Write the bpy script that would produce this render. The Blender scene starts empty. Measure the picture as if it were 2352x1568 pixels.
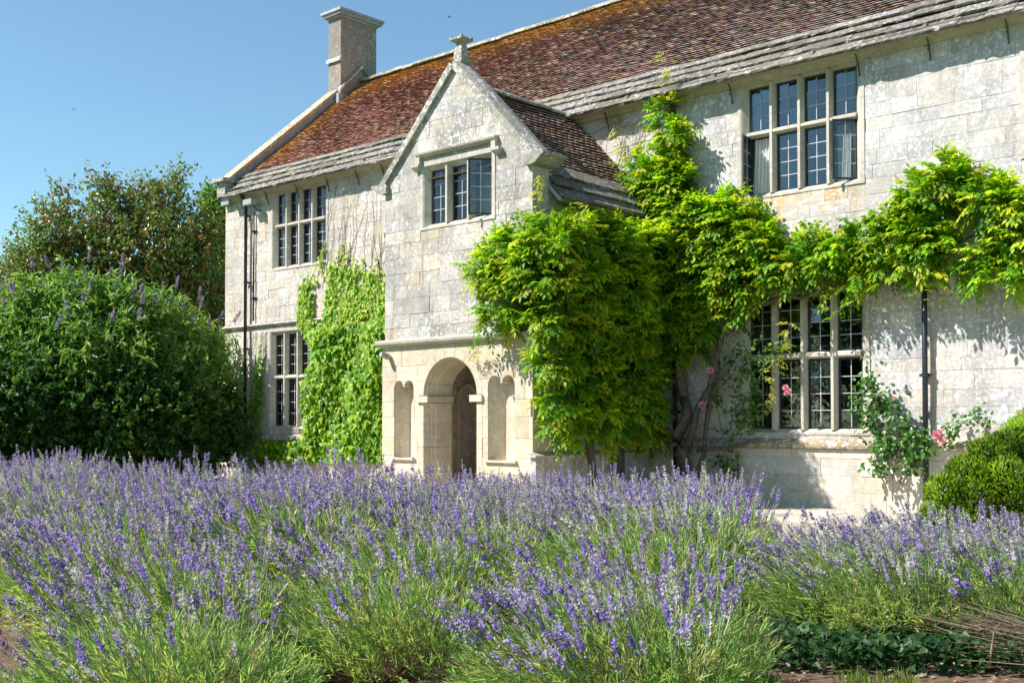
import bpy, bmesh, math, random
import numpy as np
from mathutils import Vector, Matrix

# ---------------------------------------------------------------- camera, sky, sun, exposure
scn = bpy.context.scene
C = scn.collection
R = math.radians
EYE = (0.0, -17.4, 1.4)
YAW, PITCH, FOC = R(42.1), R(1.5), 2600 / 2352.0          # focal length in picture widths
HORIZON = 975 / 2352.0
cam_d = bpy.data.cameras.new('camera'); cam = bpy.data.objects.new('camera', cam_d); C.objects.link(cam)
cam.location = EYE; cam.rotation_euler = (R(90) + PITCH, 0, YAW)
cam_d.sensor_width = 36; cam_d.lens = 36 * FOC
CY = HORIZON - FOC * math.tan(PITCH)
cam_d.shift_y = CY - 784 / 2352.0
cam_d.clip_end = 2000
scn.camera = cam
SUN_EL, SUN_AZ = R(46), R(38)         # height; angle left of the facade's normal
sdir = Vector((-math.sin(SUN_AZ) * math.cos(SUN_EL), -math.cos(SUN_AZ) * math.cos(SUN_EL), math.sin(SUN_EL)))
w = bpy.data.worlds.new('World'); scn.world = w; w.use_nodes = True
nt = w.node_tree; sky = nt.nodes.new('ShaderNodeTexSky'); sky.sky_type = 'NISHITA'; sky.sun_disc = False
sky.sun_elevation = SUN_EL; sky.sun_rotation = math.atan2(sdir.x, sdir.y)
sky.altitude = 0; sky.air_density = 1.0; sky.dust_density = 0.1; sky.ozone_density = 2.6
tint = nt.nodes.new('ShaderNodeMixRGB'); tint.blend_type = 'MULTIPLY'; tint.inputs[0].default_value = 1; tint.inputs[2].default_value = (.85, 1.0, .94, 1)   # even white balance
nt.links.new(sky.outputs[0], tint.inputs[1]); nt.links.new(tint.outputs[0], nt.nodes['Background'].inputs[0]); nt.nodes['Background'].inputs[1].default_value = 0.10
sl = bpy.data.lights.new('sun', 'SUN'); sun = bpy.data.objects.new('sun', sl); C.objects.link(sun)
sl.energy = 5.0; sl.angle = R(0.53); sl.color = (1.0, 0.96, 0.915)
sun.rotation_euler = sdir.to_track_quat('Z', 'Y').to_euler()
sun.location = (-20, -20, 30)
scn.view_settings.view_transform = 'Standard'; scn.view_settings.look = 'None'
scn.view_settings.exposure = 0.85; scn.view_settings.gamma = 1.0
scn.cycles.use_denoising = True
scn.cycles.max_bounces = 8; scn.cycles.transparent_max_bounces = 12
scn.cycles.sample_clamp_indirect = 6

# ---------------------------------------------------------------- helpers
rng = np.random.default_rng(7); random.seed(7)
_r = np.array([math.cos(YAW), math.sin(YAW), 0.0])
_f = np.array([-math.sin(YAW) * math.cos(PITCH), math.cos(YAW) * math.cos(PITCH), math.sin(PITCH)])
_u = np.cross(_r, _f); _c = np.array(EYE)
def ray(x, y): return _f + _r * (x - 1176) / 2600. - _u * (y - CY * 2352) / 2600.
def at(x, y, Y=None, depth=None, X=None):
    """survey point: a direction measured from the viewpoint, met with a wall plane or a distance"""
    d = ray(x, y)
    t = depth if depth is not None else ((Y - _c[1]) / d[1] if Y is not None else (X - _c[0]) / d[0])
    return _c + t * d
_fh = np.array([-math.sin(YAW), math.cos(YAW), 0.0])
def ground_z(x, y):
    t = np.clip((-6.0 - y) / 7.5, 0, 1); return 0.36 * t * t * (3 - 2 * t)
def bed(d, s):                          # garden bed coordinates -> world
    p = _c * [1, 1, 0] + _fh * d + _r * s
    return Vector((p[0], p[1], float(ground_z(p[0], p[1]))))

def tag(o, label=None, cat=None, group=None, kind=None):
    if label: o['label'] = label
    if cat: o['category'] = cat
    if group: o['group'] = group
    if kind: o['kind'] = kind
    return o
def link(o, parent=None):
    C.objects.link(o)
    if parent is not None:
        o.parent = parent
        if parent.type == 'EMPTY': o.matrix_parent_inverse = Matrix.Translation(-Vector(parent.location))
    return o
def empty(name, loc, label=None, cat=None, group=None, kind=None):
    o = bpy.data.objects.new(name, None); o.empty_display_size = .2; o.location = loc; C.objects.link(o)
    return tag(o, label, cat, group, kind)

def np_mesh(name, V, F, mat=None, tint=None, smooth=False):
    """V (n,3), F (m,k) int array, tint (n,3) vertex colours"""
    me = bpy.data.meshes.new(name)
    V = np.asarray(V, dtype=np.float32); F = np.asarray(F, dtype=np.int32); m, k = F.shape
    me.vertices.add(len(V)); me.vertices.foreach_set('co', V.ravel())
    me.loops.add(m * k); me.loops.foreach_set('vertex_index', F.ravel())
    me.polygons.add(m); me.polygons.foreach_set('loop_start', np.arange(0, m * k, k, dtype=np.int32))
    me.polygons.foreach_set('loop_total', np.full(m, k, dtype=np.int32))
    if smooth: me.polygons.foreach_set('use_smooth', np.ones(m, dtype=bool))
    me.update(calc_edges=True)
    if tint is not None: set_tint(me, tint)
    if mat: me.materials.append(mat)
    return me
def set_tint(me, tint):
    a = me.color_attributes.new('tint', 'FLOAT_COLOR', 'POINT')
    n = len(me.vertices); c = np.ones((n, 4), dtype=np.float32); c[:, :3] = tint
    a.data.foreach_set('color', c.ravel())
def np_obj(name, V, F, mat, parent=None, tint=None, smooth=False):
    return link(bpy.data.objects.new(name, np_mesh(name, V, F, mat, tint, smooth)), parent)

class MB:
    """collects polygons for one mesh object"""
    def __init__(s): s.v = []; s.f = []; s.t = []
    def add(s, vs, fs, tint=None):
        o = len(s.v); s.v += [tuple(map(float, p)) for p in vs]; s.f += [tuple(i + o for i in f) for f in fs]
        s.t += [tint or (1, 1, 1)] * len(vs); return s
    def box(s, a, b, tint=None):
        x0, y0, z0 = a; x1, y1, z1 = b
        return s.add([(x0,y0,z0),(x1,y0,z0),(x1,y1,z0),(x0,y1,z0),(x0,y0,z1),(x1,y0,z1),(x1,y1,z1),(x0,y1,z1)],
                     [(0,3,2,1),(4,5,6,7),(0,1,5,4),(1,2,6,5),(2,3,7,6),(3,0,4,7)], tint)
    def extrude_x(s, prof, x0, x1):            # prof: (y,z) loop
        n = len(prof)
        return s.add([(x0, y, z) for y, z in prof] + [(x1, y, z) for y, z in prof],
                     [tuple(range(n))[::-1], tuple(range(n, 2*n))] + [(i, (i+1) % n, n + (i+1) % n, n + i) for i in range(n)])
    def extrude_y(s, prof, y0, y1):            # prof: (x,z) loop
        n = len(prof)
        return s.add([(x, y0, z) for x, z in prof] + [(x, y1, z) for x, z in prof],
                     [tuple(range(n)), tuple(range(n, 2*n))[::-1]] + [((i+1) % n, i, n + i, n + (i+1) % n) for i in range(n)])
    def tube(s, pts, rad, n=6, cap=True):
        pts = [Vector(p) for p in pts]; rads = rad if hasattr(rad, '__len__') else [rad] * len(pts)
        vs = []; fs = []
        for i, p in enumerate(pts):
            d = (pts[min(i+1, len(pts)-1)] - pts[max(i-1, 0)]).normalized()
            a = d.cross(Vector((0, 0, 1))); a = a if a.length > .05 else d.cross(Vector((1, 0, 0))); a.normalize(); b = d.cross(a)
            for k in range(n):
                q = 2 * math.pi * k / n; vs.append(p + (a * math.cos(q) + b * math.sin(q)) * rads[i])
        for i in range(len(pts) - 1):
            for k in range(n): fs.append((i*n+k, i*n+(k+1) % n, (i+1)*n+(k+1) % n, (i+1)*n+k))
        if cap: fs += [tuple(range(n)), tuple(range((len(pts)-1)*n, len(pts)*n))[::-1]]
        return s.add(vs, fs)
    def lathe(s, prof, c, n=12, square=False):       # prof (r,z)
        vs = []; fs = []
        for r, z in prof:
            for k in range(n):
                q = 2 * math.pi * (k + .5) / n; m = r / max(abs(math.cos(q)), abs(math.sin(q))) if square else r
                vs.append((c[0] + m*math.cos(q), c[1] + m*math.sin(q), c[2] + z))
        for i in range(len(prof)-1):
            for k in range(n): fs.append((i*n+k, i*n+(k+1) % n, (i+1)*n+(k+1) % n, (i+1)*n+k))
        fs += [tuple(range(n))[::-1], tuple(range((len(prof)-1)*n, len(prof)*n))]
        return s.add(vs, fs)
    def obj(s, name, mat, parent=None, smooth=False, tint=False):
        me = bpy.data.meshes.new(name); me.from_pydata(s.v, [], s.f)
        bm = bmesh.new(); bm.from_mesh(me); bmesh.ops.recalc_face_normals(bm, faces=bm.faces); bm.to_mesh(me); bm.free()
        if smooth: me.polygons.foreach_set('use_smooth', [True] * len(me.polygons))
        set_tint(me, np.array(s.t) if tint else np.ones((len(s.v), 3)))
        me.materials.append(mat)
        return link(bpy.data.objects.new(name, me), parent)

# ---------------------------------------------------------------- materials
def mat_new(name):
    m = bpy.data.materials.new(name); m.use_nodes = True
    return m, m.node_tree, m.node_tree.nodes['Principled BSDF']
class N:
    """tiny node helper"""
    def __init__(s, nt): s.nt = nt
    def n(s, t, **k):
        x = s.nt.nodes.new('ShaderNode' + t)
        for a, v in k.items(): setattr(x, a, v)
        return x
    def l(s, a, b): s.nt.links.new(a, b)
    def pos(s, scale=(1, 1, 1)):
        g = s.n('NewGeometry'); m = s.n('Mapping'); s.l(g.outputs['Position'], m.inputs['Vector']); m.inputs['Scale'].default_value = scale; return m.outputs[0]
    def noise(s, vec, sc, det=5, rough=.6, dist=0):
        x = s.n('TexNoise'); s.l(vec, x.inputs['Vector']); x.inputs['Scale'].default_value = sc; x.inputs['Detail'].default_value = det
        x.inputs['Roughness'].default_value = rough; x.inputs['Distortion'].default_value = dist; return x.outputs['Fac']
    def ramp(s, f, a, b, va=0., vb=1.):
        x = s.n('MapRange'); x.clamp = True; s.l(f, x.inputs[0])
        for i, v in zip((1, 2, 3, 4), (a, b, va, vb)): x.inputs[i].default_value = v
        return x.outputs[0]
    def mix(s, f, a, b, mode='MIX'):
        x = s.n('MixRGB', blend_type=mode)
        for i, v in zip((0, 1, 2), (f, a, b)):
            if hasattr(v, 'is_linked'): s.l(v, x.inputs[i])
            elif isinstance(v, (int, float)): x.inputs[i].default_value = v
            else: x.inputs[i].default_value = (*v, 1)
        return x.outputs[0]
    def math(s, op, a, b):
        x = s.n('Math', operation=op)
        for i, v in zip((0, 1), (a, b)):
            if hasattr(v, 'is_linked'): s.l(v, x.inputs[i])
            else: x.inputs[i].default_value = v
        return x.outputs[0]
    def attr(s): return s.n('Attribute', attribute_name='tint').outputs['Color']
    def bump(s, h, bsdf, st=.4, d=.02):
        b = s.n('Bump'); b.inputs['Strength'].default_value = st; b.inputs['Distance'].default_value = d; s.l(h, b.inputs['Height']); s.l(b.outputs[0], bsdf.inputs['Normal'])

def limestone(name, base, grey, lichen=.5, orange=.3, streak=.4, warm=(.62, .42, .2), bump=.5):
    m, t, b = mat_new(name); n = N(t); p = n.pos()
    col = n.mix(n.ramp(n.noise(p, .9, 6, .65), .35, .65), base, grey)
    col = n.mix(n.ramp(n.noise(p, 4.5, 6, .7), .48, .68, 0, .6), col, tuple(c * .8 for c in grey))
    col = n.mix(n.ramp(n.noise(n.pos((3, 3, .45)), 1.6, 5, .7), .5, .75, 0, streak), col, tuple(c * .62 for c in grey))
    fine = n.noise(p, 22, 8, .75)
    col = n.mix(n.ramp(fine, .3, .7, 0, .55), n.mix(1, col, (.74, .73, .70), 'MULTIPLY'), n.mix(1, col, (1.12, 1.12, 1.12), 'MULTIPLY'))
    om = n.math('MULTIPLY', n.ramp(n.noise(p, .8, 4, .6), .52, .72), n.ramp(n.noise(p, 6, 6, .7), .42, .65, 0, orange))
    col = n.mix(om, col, warm)
    if name == 'stone_main':
        g = n.n('NewGeometry'); sp = n.n('SeparateXYZ'); n.l(g.outputs['Position'], sp.inputs[0]); X_, Z_ = sp.outputs['X'], sp.outputs['Z']
        win = n.math('MULTIPLY', n.math('MULTIPLY', n.ramp(X_, -10.3, -10.0), n.ramp(X_, -7.9, -8.3)), n.math('MULTIPLY', n.ramp(Z_, 4.7, 5.2), n.ramp(Z_, 5.38, 5.30)))
        col = n.mix(n.math('MULTIPLY', win, n.ramp(n.noise(n.pos((1, 1, .35)), 3.2, 6, .7), .40, .62, 0, .85)), col, (.62, .40, .17))
    vo = n.n('TexVoronoi'); vo.inputs['Scale'].default_value = 7.5; vo.inputs['Randomness'].default_value = 1
    pv = n.n('MixRGB'); pv.inputs[0].default_value = .06; n.l(p, pv.inputs[1])
    nn = n.n('TexNoise'); nn.inputs['Scale'].default_value = 9; n.l(p, nn.inputs['Vector']); n.l(nn.outputs['Color'], pv.inputs[2]); n.l(pv.outputs[0], vo.inputs['Vector'])
    lm = n.math('MULTIPLY', n.ramp(vo.outputs['Distance'], .36, .26), n.ramp(n.noise(p, 1.9, 4, .7), .45, .6, 0, lichen))
    l2 = n.math('MULTIPLY', n.ramp(n.noise(p, 17, 5, .65), .52, .62), n.ramp(n.noise(p, 1.1, 3, .6), .35, .6, .15*lichen, lichen))
    col = n.mix(n.math('MAXIMUM', lm, l2), col, (.82, .80, .775))
    dk = n.math('MULTIPLY', n.ramp(n.noise(p, 45, 3, .7), .62, .72), .5)
    col = n.mix(dk, col, tuple(c * .45 for c in grey))
    col = n.mix(1, col, n.attr(), 'MULTIPLY')
    n.l(col, b.inputs['Base Color']); b.inputs['Roughness'].default_value = .92; b.inputs['Specular IOR Level'].default_value = .2
    h = n.math('ADD', n.noise(p, 9, 8, .7), n.math('MULTIPLY', fine, .5)); n.bump(h, b, bump, .03)
    return m
M = {}
M['stone_main'] = limestone('stone_main', (.735, .695, .665), (.50, .47, .45), 1.0, .6, .75)
M['stone_porch'] = limestone('stone_porch', (.67, .61, .55), (.40, .375, .345), .85, .6, .9)
M['stone_cream'] = limestone('stone_cream', (.80, .70, .56), (.66, .55, .42), .35, .45, .25)
M['stone_plinth'] = limestone('stone_plinth', (.80, .74, .63), (.66, .58, .47), .5, .55, .3)
M['dressing'] = limestone('dressing', (.66, .61, .52), (.50, .46, .39), .35, .4, .35, bump=.25)
M['coping'] = limestone('coping', (.46, .43, .36), (.26, .25, .22), .9, .55, .5, (.55, .36, .10))
M['mortar'] = limestone('mortar', (.58, .54, .49), (.44, .41, .37), .2, .2, .2)
M['render'] = limestone('render', (.36, .31, .26), (.27, .24, .21), .22, .15, .3)
M['coping_lichen'] = limestone('coping_lichen', (.46, .37, .24), (.34, .27, .18), .9, .9, .2, (.60, .34, .06))
M['slate'] = limestone('slate', (.26, .24, .21), (.165, .155, .14), .45, .25, .2, (.45, .32, .15), bump=.9)
M['paving'] = limestone('paving', (.62, .56, .47), (.45, .41, .34), .3, .25, .2)

def plain(name, col, rough=.6, metal=0., spec=.5, var=.25, sc=8):
    m, t, b = mat_new(name); n = N(t)
    f = n.noise(n.pos(), sc, 5, .6)
    n.l(n.mix(1, n.mix(n.ramp(f, .3, .7), tuple(c * (1 - var) for c in col), tuple(min(1, c * (1 + var)) for c in col)), n.attr(), 'MULTIPLY'), b.inputs['Base Color'])
    b.inputs['Roughness'].default_value = rough; b.inputs['Metallic'].default_value = metal; b.inputs['Specular IOR Level'].default_value = spec
    n.bump(f, b, .15, .01); return m
M['iron'] = plain('iron', (.022, .026, .032), .38)
M['iron_old'] = plain('iron_old', (.10, .075, .055), .7, var=.6, sc=5)
M['gutter'] = plain('gutter', (.14, .12, .095), .75, var=.6, sc=3)
M['lead'] = plain('lead', (.42, .44, .46), .5)
M['lead_sheet'] = plain('lead_sheet', (.30, .32, .34), .6, sc=3)
M['curtain'] = plain('curtain', (.80, .79, .75), .9, var=.06)
M['curtain_beige'] = plain('curtain_beige', (.45, .38, .27), .9, var=.2)
M['white_paint'] = plain('white_paint', (.75, .75, .72), .5, var=.1)
M['grey_plastic'] = plain('grey_plastic', (.35, .36, .33), .5, var=.15)
M['plaster'] = plain('plaster', (.42, .39, .34), .9, var=.15, sc=2)
M['bark'] = plain('bark', (.11, .085, .06), .9, var=.5, sc=14)
M['twig'] = plain('twig', (.20, .15, .10), .9, var=.4, sc=20)
M['dry_twig'] = plain('dry_twig', (.38, .29, .20), .9, var=.35, sc=20)
M['door_wood'] = plain('door_wood', (.10, .06, .035), .7, var=.3)

def tile_mat():
    m, t, b = mat_new('clay_tile'); n = N(t); p = n.pos()
    col = n.attr()
    col = n.mix(n.ramp(n.noise(p, 16, 6, .7), .3, .7, 0, .6), col, n.mix(1, col, (.5, .5, .55), 'MULTIPLY'))
    g = n.n('NewGeometry'); sp = n.n('SeparateXYZ'); n.l(g.outputs['Position'], sp.inputs[0])
    ridge = n.ramp(sp.outputs['Z'], 10.6, 11.3); left = n.ramp(sp.outputs['X'], -24.4, -25.5)
    near = n.math('MULTIPLY', n.math('MAXIMUM', ridge, left), n.ramp(sp.outputs['Z'], 7.8, 9.0))
    om = n.math('MULTIPLY', n.ramp(n.noise(p, 3.0, 6, .75), .40, .54), near)
    wm = n.math('MULTIPLY', n.ramp(n.noise(p, 7, 5, .7), .5, .62), n.math('MULTIPLY', near, .55))
    col = n.mix(wm, col, (.50, .48, .40)); col = n.mix(n.math('MULTIPLY', om, .9), col, (.62, .31, .035))
    spots = n.math('MULTIPLY', n.ramp(n.noise(p, 24, 3, .6), .64, .70), .75)
    col = n.mix(spots, col, (.58, .56, .50))
    n.l(col, b.inputs['Base Color']); b.inputs['Roughness'].default_value = .88; b.inputs['Specular IOR Level'].default_value = .25
    n.bump(n.noise(p, 30, 6, .7), b, .5, .01); return m
M['tile'] = tile_mat()

def leaf_mat(name, trans=.4, rough=.45, spec=.35):
    m, t, b = mat_new(name); n = N(t); col = n.attr()
    f = n.noise(n.pos(), 60, 2, .5)
    col = n.mix(n.ramp(f, .3, .7), n.mix(1, col, (.8, .85, .8), 'MULTIPLY'), n.mix(1, col, (1.15, 1.1, 1.1), 'MULTIPLY'))
    n.l(col, b.inputs['Base Color']); b.inputs['Roughness'].default_value = rough; b.inputs['Specular IOR Level'].default_value = spec
    tr = n.n('BsdfTranslucent'); n.l(n.mix(1, col, (1.2, 1.3, .6), 'MULTIPLY'), tr.inputs['Color'])
    mx = n.n('MixShader'); mx.inputs[0].default_value = trans; n.l(b.outputs[0], mx.inputs[1]); n.l(tr.outputs[0], mx.inputs[2])
    n.l(mx.outputs[0], t.nodes['Material Output'].inputs[0]); return m
M['leaf'] = leaf_mat('leaf', .5); M['leaf_glossy'] = leaf_mat('leaf_glossy', .3, .32, .5); M['petal'] = leaf_mat('petal', .3, .7, .2)
M['stem'] = leaf_mat('stem', .15, .7, .2)

def glass_mat():
    m, t, b = mat_new('glass'); n = N(t); t.nodes.remove(b)
    gl = n.n('BsdfGlossy'); gl.inputs['Roughness'].default_value = .02; gl.inputs['Color'].default_value = (.95, .97, 1, 1)
    tr = n.n('BsdfTransparent'); tr.inputs['Color'].default_value = (.62, .68, .68, 1)
    fr = n.n('Fresnel'); fr.inputs['IOR'].default_value = 1.75
    bp = n.n('Bump'); bp.inputs['Strength'].default_value = .06; bp.inputs['Distance'].default_value = .02; n.l(n.noise(n.pos(), 7, 2, .5), bp.inputs['Height']); n.l(bp.outputs[0], gl.inputs['Normal'])
    mx = n.n('MixShader'); n.l(fr.outputs[0], mx.inputs[0]); n.l(tr.outputs[0], mx.inputs[1]); n.l(gl.outputs[0], mx.inputs[2])
    n.l(mx.outputs[0], t.nodes['Material Output'].inputs[0]); return m
M['glass'] = glass_mat()

def ground_mat(name, cols, scs, bumpd=.02):
    m, t, b = mat_new(name); n = N(t); p = n.pos()
    col = n.mix(n.ramp(n.noise(p, scs[0], 6, .7), .35, .65), cols[0], cols[1])
    col = n.mix(n.ramp(n.noise(p, scs[1], 5, .7), .5, .66), col, cols[2])
    n.l(col, b.inputs['Base Color']); b.inputs['Roughness'].default_value = .95; b.inputs['Specular IOR Level'].default_value = .15
    n.bump(n.noise(p, scs[1], 8, .75), b, .8, bumpd); return m
M['lawn'] = ground_mat('lawn', ((.06, .11, .02), (.10, .16, .03), (.14, .15, .05)), (1.2, 40))
M['soil'] = ground_mat('soil', ((.13, .085, .055), (.20, .13, .085), (.30, .21, .14)), (3, 26), .03)
M['gravel'] = ground_mat('gravel', ((.36, .30, .23), (.46, .39, .30), (.56, .49, .40)), (2, 40), .02)

# ---------------------------------------------------------------- ground
def sheet(name, xs, ys, mat, dz=0., kind='structure', keep=None):
    X, Y = np.meshgrid(xs, ys); Z = ground_z(X, Y) + dz
    V = np.stack([X, Y, Z], -1).reshape(-1, 3); nx = len(xs); F = []
    for j in range(len(ys)-1):
        for i in range(nx-1):
            if keep is None or keep(.5*(xs[i]+xs[i+1]), .5*(ys[j]+ys[j+1])): F.append((j*nx+i, j*nx+i+1, (j+1)*nx+i+1, (j+1)*nx+i))
    o = np_obj(name, V, F, mat, smooth=True); o['kind'] = kind; return o
far = [-900, -300, -120, -80]
sheet('ground', np.array(far + list(np.arange(-60, 21, 1.5)) + [40, 100, 300, 900]), np.array(far + list(np.arange(-60, 21, .75)) + [40, 100, 300, 900]), M['lawn'])
def bed_ds(x, y):
    p = np.array([x, y, 0]) - _c * [1, 1, 0]; return p @ _fh, p @ _r
def in_bed(x, y):
    d, s = bed_ds(x, y); return 4.2 < d < 14.6 and -9 < s < 4.6
sheet('flower_bed_soil', np.arange(-20, 4, .25), np.arange(-18, -1.5, .25), M['soil'], .004, keep=in_bed)
path = sheet('garden_path', np.array([-28, -20, -16, -14, -12.5, -10, -8, -6, -4, -1]), np.array([-5.2, -4.5, -3.5, -2.5, -1.5, -.5, .1]), M['gravel'], .008)
tag(path, 'pale stone path along the foot of the manor wall', 'path')
mb = MB()
slab_meshes = []
def slab(w_, d_, seed):
    r = random.Random(seed); m_ = MB(); h = .035; e = .012
    m_.add([(0,0,0),(w_,0,0),(w_,d_,0),(0,d_,0),(0,0,h-e),(w_,0,h-e),(w_,d_,h-e),(0,d_,h-e),(e,e,h),(w_-e,e,h),(w_-e,d_-e,h),(e,d_-e,h)],
           [(0,1,5,4),(1,2,6,5),(2,3,7,6),(3,0,4,7),(4,5,9,8),(5,6,10,9),(6,7,11,10),(7,4,8,11),(8,9,10,11)], tuple(r.uniform(.85, 1.1) for _ in range(1)) * 3)
    return m_
for j in range(4):
    x = -11.6 + (j % 2) * .3
    while x < -3.2:
        w_ = random.choice((.6, .75, .9)); o = slab(w_ - .015, .6 - .015, random.random()).obj('paving_slab', M['paving'], path, tint=True)
        o.location = (x, -2.75 + j * .6, .008 + random.uniform(0, .008)); x += w_

# ---------------------------------------------------------------- manor house
house = empty('manor_house', (-14, 4, 0), 'long pale stone manor house with gabled porch and red tiled roof', 'house')
XL, XR, ZE = -26.15, -1.2, 7.55          # left corner, right end (out of frame), wall head
PX0, PX1, PY = -15.95, -12.28, -3.30      # porch
def roof_z(y): return 7.81 + .865 * y
RIDGE_Y, RIDGE_Z = 4.30, 11.53
GL = .14                                  # glass recess
#           x0      x1     lights z0    zt(bottom,top)  z1    rows(up,low)
WINS = {'UR': (-10.18, -8.17, 4, 5.42, (6.42, 6.52), 7.30, (3, 4)),
        'UL': (-23.93, -21.94, 4, 5.44, (6.43, 6.53), 7.30, (3, 4)),
        'LR': (-10.18, -8.107, 4, 1.33, (2.51, 2.62), 3.62, (4, 4)),
        'LL': (-24.00, -21.95, 4, 1.38, (2.56, 2.66), 3.70, (4, 4)),
        'UN': (-5.40, -3.39, 4, 5.42, (6.42, 6.52), 7.30, (3, 4)),
        'LN': (-5.40, -3.33, 4, 1.33, (2.51, 2.62), 3.62, (4, 4)),
        'SM': (-19.42, -18.60, 2, 6.62, None, 7.24, (3, 3))}
PWIN = (-14.81, -13.29, 3, 5.02, None, 6.00, (4, 4))
def outer(wd, e=.17): return (wd[0]-e, wd[1]+e, wd[3]-.10, min(wd[5]+.16, 7.42))

def wall_with_holes(name, x0, x1, z0, z1, yf, yb, holes, mat, parent):
    xs = sorted({x0, x1, *[h[0] for h in holes], *[h[1] for h in holes]}); zs = sorted({z0, z1, *[h[2] for h in holes], *[h[3] for h in holes]})
    m_ = MB(); inside = lambda x, z: any(h[0] < x < h[1] and h[2] < z < h[3] for h in holes)
    for i in range(len(xs)-1):
        for j in range(len(zs)-1):
            a, b, c, d = xs[i], xs[i+1], zs[j], zs[j+1]
            if inside((a+b)/2, (c+d)/2): continue
            m_.add([(a,yf,c),(b,yf,c),(b,yf,d),(a,yf,d)], [(0,1,2,3)]); m_.add([(a,yb,c),(b,yb,c),(b,yb,d),(a,yb,d)], [(3,2,1,0)])
    for h in holes:
        m_.add([(h[0],yf,h[2]),(h[1],yf,h[2]),(h[1],yf,h[3]),(h[0],yf,h[3]),(h[0],yb,h[2]),(h[1],yb,h[2]),(h[1],yb,h[3]),(h[0],yb,h[3])],
               [(0,4,5,1),(1,5,6,2),(2,6,7,3),(3,7,4,0)])
    m_.add([(x0,yf,z0),(x1,yf,z0),(x1,yf,z1),(x0,yf,z1),(x0,yb,z0),(x1,yb,z0),(x1,yb,z1),(x0,yb,z1)], [(1,5,4,0),(2,6,5,1),(3,7,6,2),(0,4,7,3)])
    me = bpy.data.meshes.new(name); me.from_pydata(m_.v, [], m_.f); set_tint(me, np.ones((len(m_.v), 3))); me.materials.append(mat)
    return link(bpy.data.objects.new(name, me), parent)

main_wall = wall_with_holes('main_wall', XL, XR, 0, ZE, .010, .55, [outer(v) for v in WINS.values()], M['mortar'], house)
# inside of the house: floors, back wall, far gable, so the rooms behind the glass are real and dim
m_ = MB(); m_.box((XL+.02, 8.3, 0), (XR, 8.7, ZE)); m_.box((XL+.03, .551, 4.25), (XR, 8.3, 4.45)); m_.box((XL+.03, .551, 7.62), (XR, 8.2, 7.7)); m_.box((XL+.03,.56,.02),(XR,8.3,.1))
for x in (-20.5, -16.5, -11.4, -6.9): m_.box((x, .56, .11), (x+.2, 8.29, 7.6))
m_.obj('interior', M['plaster'], house)
m_ = MB(); m_.extrude_x([(.56, 0), (8.69, 0), (8.69, 7.6), (4.3, 11.4), (.56, 8.1)], XL, XL+.4); m_.obj('gable_wall', M['stone_main'], house)
m_ = MB(); m_.extrude_x([(.56, 0), (8.69, 0), (8.69, 7.6), (4.3, 11.4), (.56, 8.1)], XR-.4, XR); m_.obj('gable_wall', M['stone_main'], house)

# ---- stone blocks
ALL_BLOCKS = []        # (score, builder args)
def clip_poly(poly, a, b, c):            # keep a*x+b*z <= c
    out = []
    for i in range(len(poly)):
        p, q = poly[i], poly[(i+1) % len(poly)]; dp = a*p[0]+b*p[1]-c; dq = a*q[0]+b*q[1]-c
        if dp <= 0: out.append(p)
        if dp*dq < 0: t = dp/(dp-dq); out.append((p[0]+t*(q[0]-p[0]), p[1]+t*(q[1]-p[1])))
    return out
def area(p): return .5*abs(sum(p[i][0]*p[(i+1) % len(p)][1]-p[(i+1) % len(p)][0]*p[i][1] for i in range(len(p))))
def courses(x0, x1, z0, z1, openings, hr, lr, clips=(), seed=1, gap=.0035):
    r = random.Random(seed); out = []; z = z0
    while z < z1 - .02:
        h = r.uniform(*hr); top = min(z+h, z1)
        if z1-top < .09: top = z1
        # snap to opening edges when very close
        x = x0 - r.uniform(0, .3)
        while x < x1:
            l = r.uniform(*lr) * (1.25 if h > .27 else 1); a, b = max(x, x0), min(x+l, x1); x += l
            if b-a < .05: continue
            pieces = [(a, b, z, top)]
            for o in openings:
                nxt = []
                for (pa, pb, pc, pd) in pieces:
                    if pb <= o[0] or pa >= o[1] or pd <= o[2] or pc >= o[3]: nxt.append((pa, pb, pc, pd)); continue
                    if pa < o[0]: nxt.append((pa, o[0], pc, pd))
                    if pb > o[1]: nxt.append((o[1], pb, pc, pd))
                    m0, m1 = max(pa, o[0]), min(pb, o[1])
                    if pc < o[2]: nxt.append((m0, m1, pc, o[2]))
                    if pd > o[3]: nxt.append((m0, m1, o[3], pd))
                pieces = nxt
            for (pa, pb, pc, pd) in pieces:
                if pb-pa < .03 or pd-pc < .03: continue
                g = gap * r.uniform(.35, 1.0)/2
                poly = [(pa+g, pc+g), (pb-g, pc+g), (pb-g, pd-g), (pa+g, pd-g)]
                for c in clips: poly = clip_poly(poly, *c) if len(poly) > 2 else poly
                if len(poly) > 2 and area(poly) > .002: out.append(poly)
        z = top
    return out
def block_geo(poly, tomap, depth, proud, bev, tint):
    n = len(poly); cx = sum(p[0] for p in poly)/n; cz = sum(p[1] for p in poly)/n
    V = [tomap(x, z, -depth) for x, z in poly] + [tomap(x, z, proud-bev*.7) for x, z in poly]
    ins = []
    for x, z in poly:
        dx, dz = cx-x, cz-z; ins.append((x + math.copysign(min(bev, abs(dx)*.5), dx), z + math.copysign(min(bev, abs(dz)*.5), dz)))
    V += [tomap(x, z, proud) for x, z in ins]
    Fc = [(i, (i+1) % n, n+(i+1) % n, n+i) for i in range(n)] + [(n+i, n+(i+1) % n, 2*n+(i+1) % n, 2*n+i) for i in range(n)] + [tuple(range(2*n, 3*n))]
    return V, Fc, tint
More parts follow.
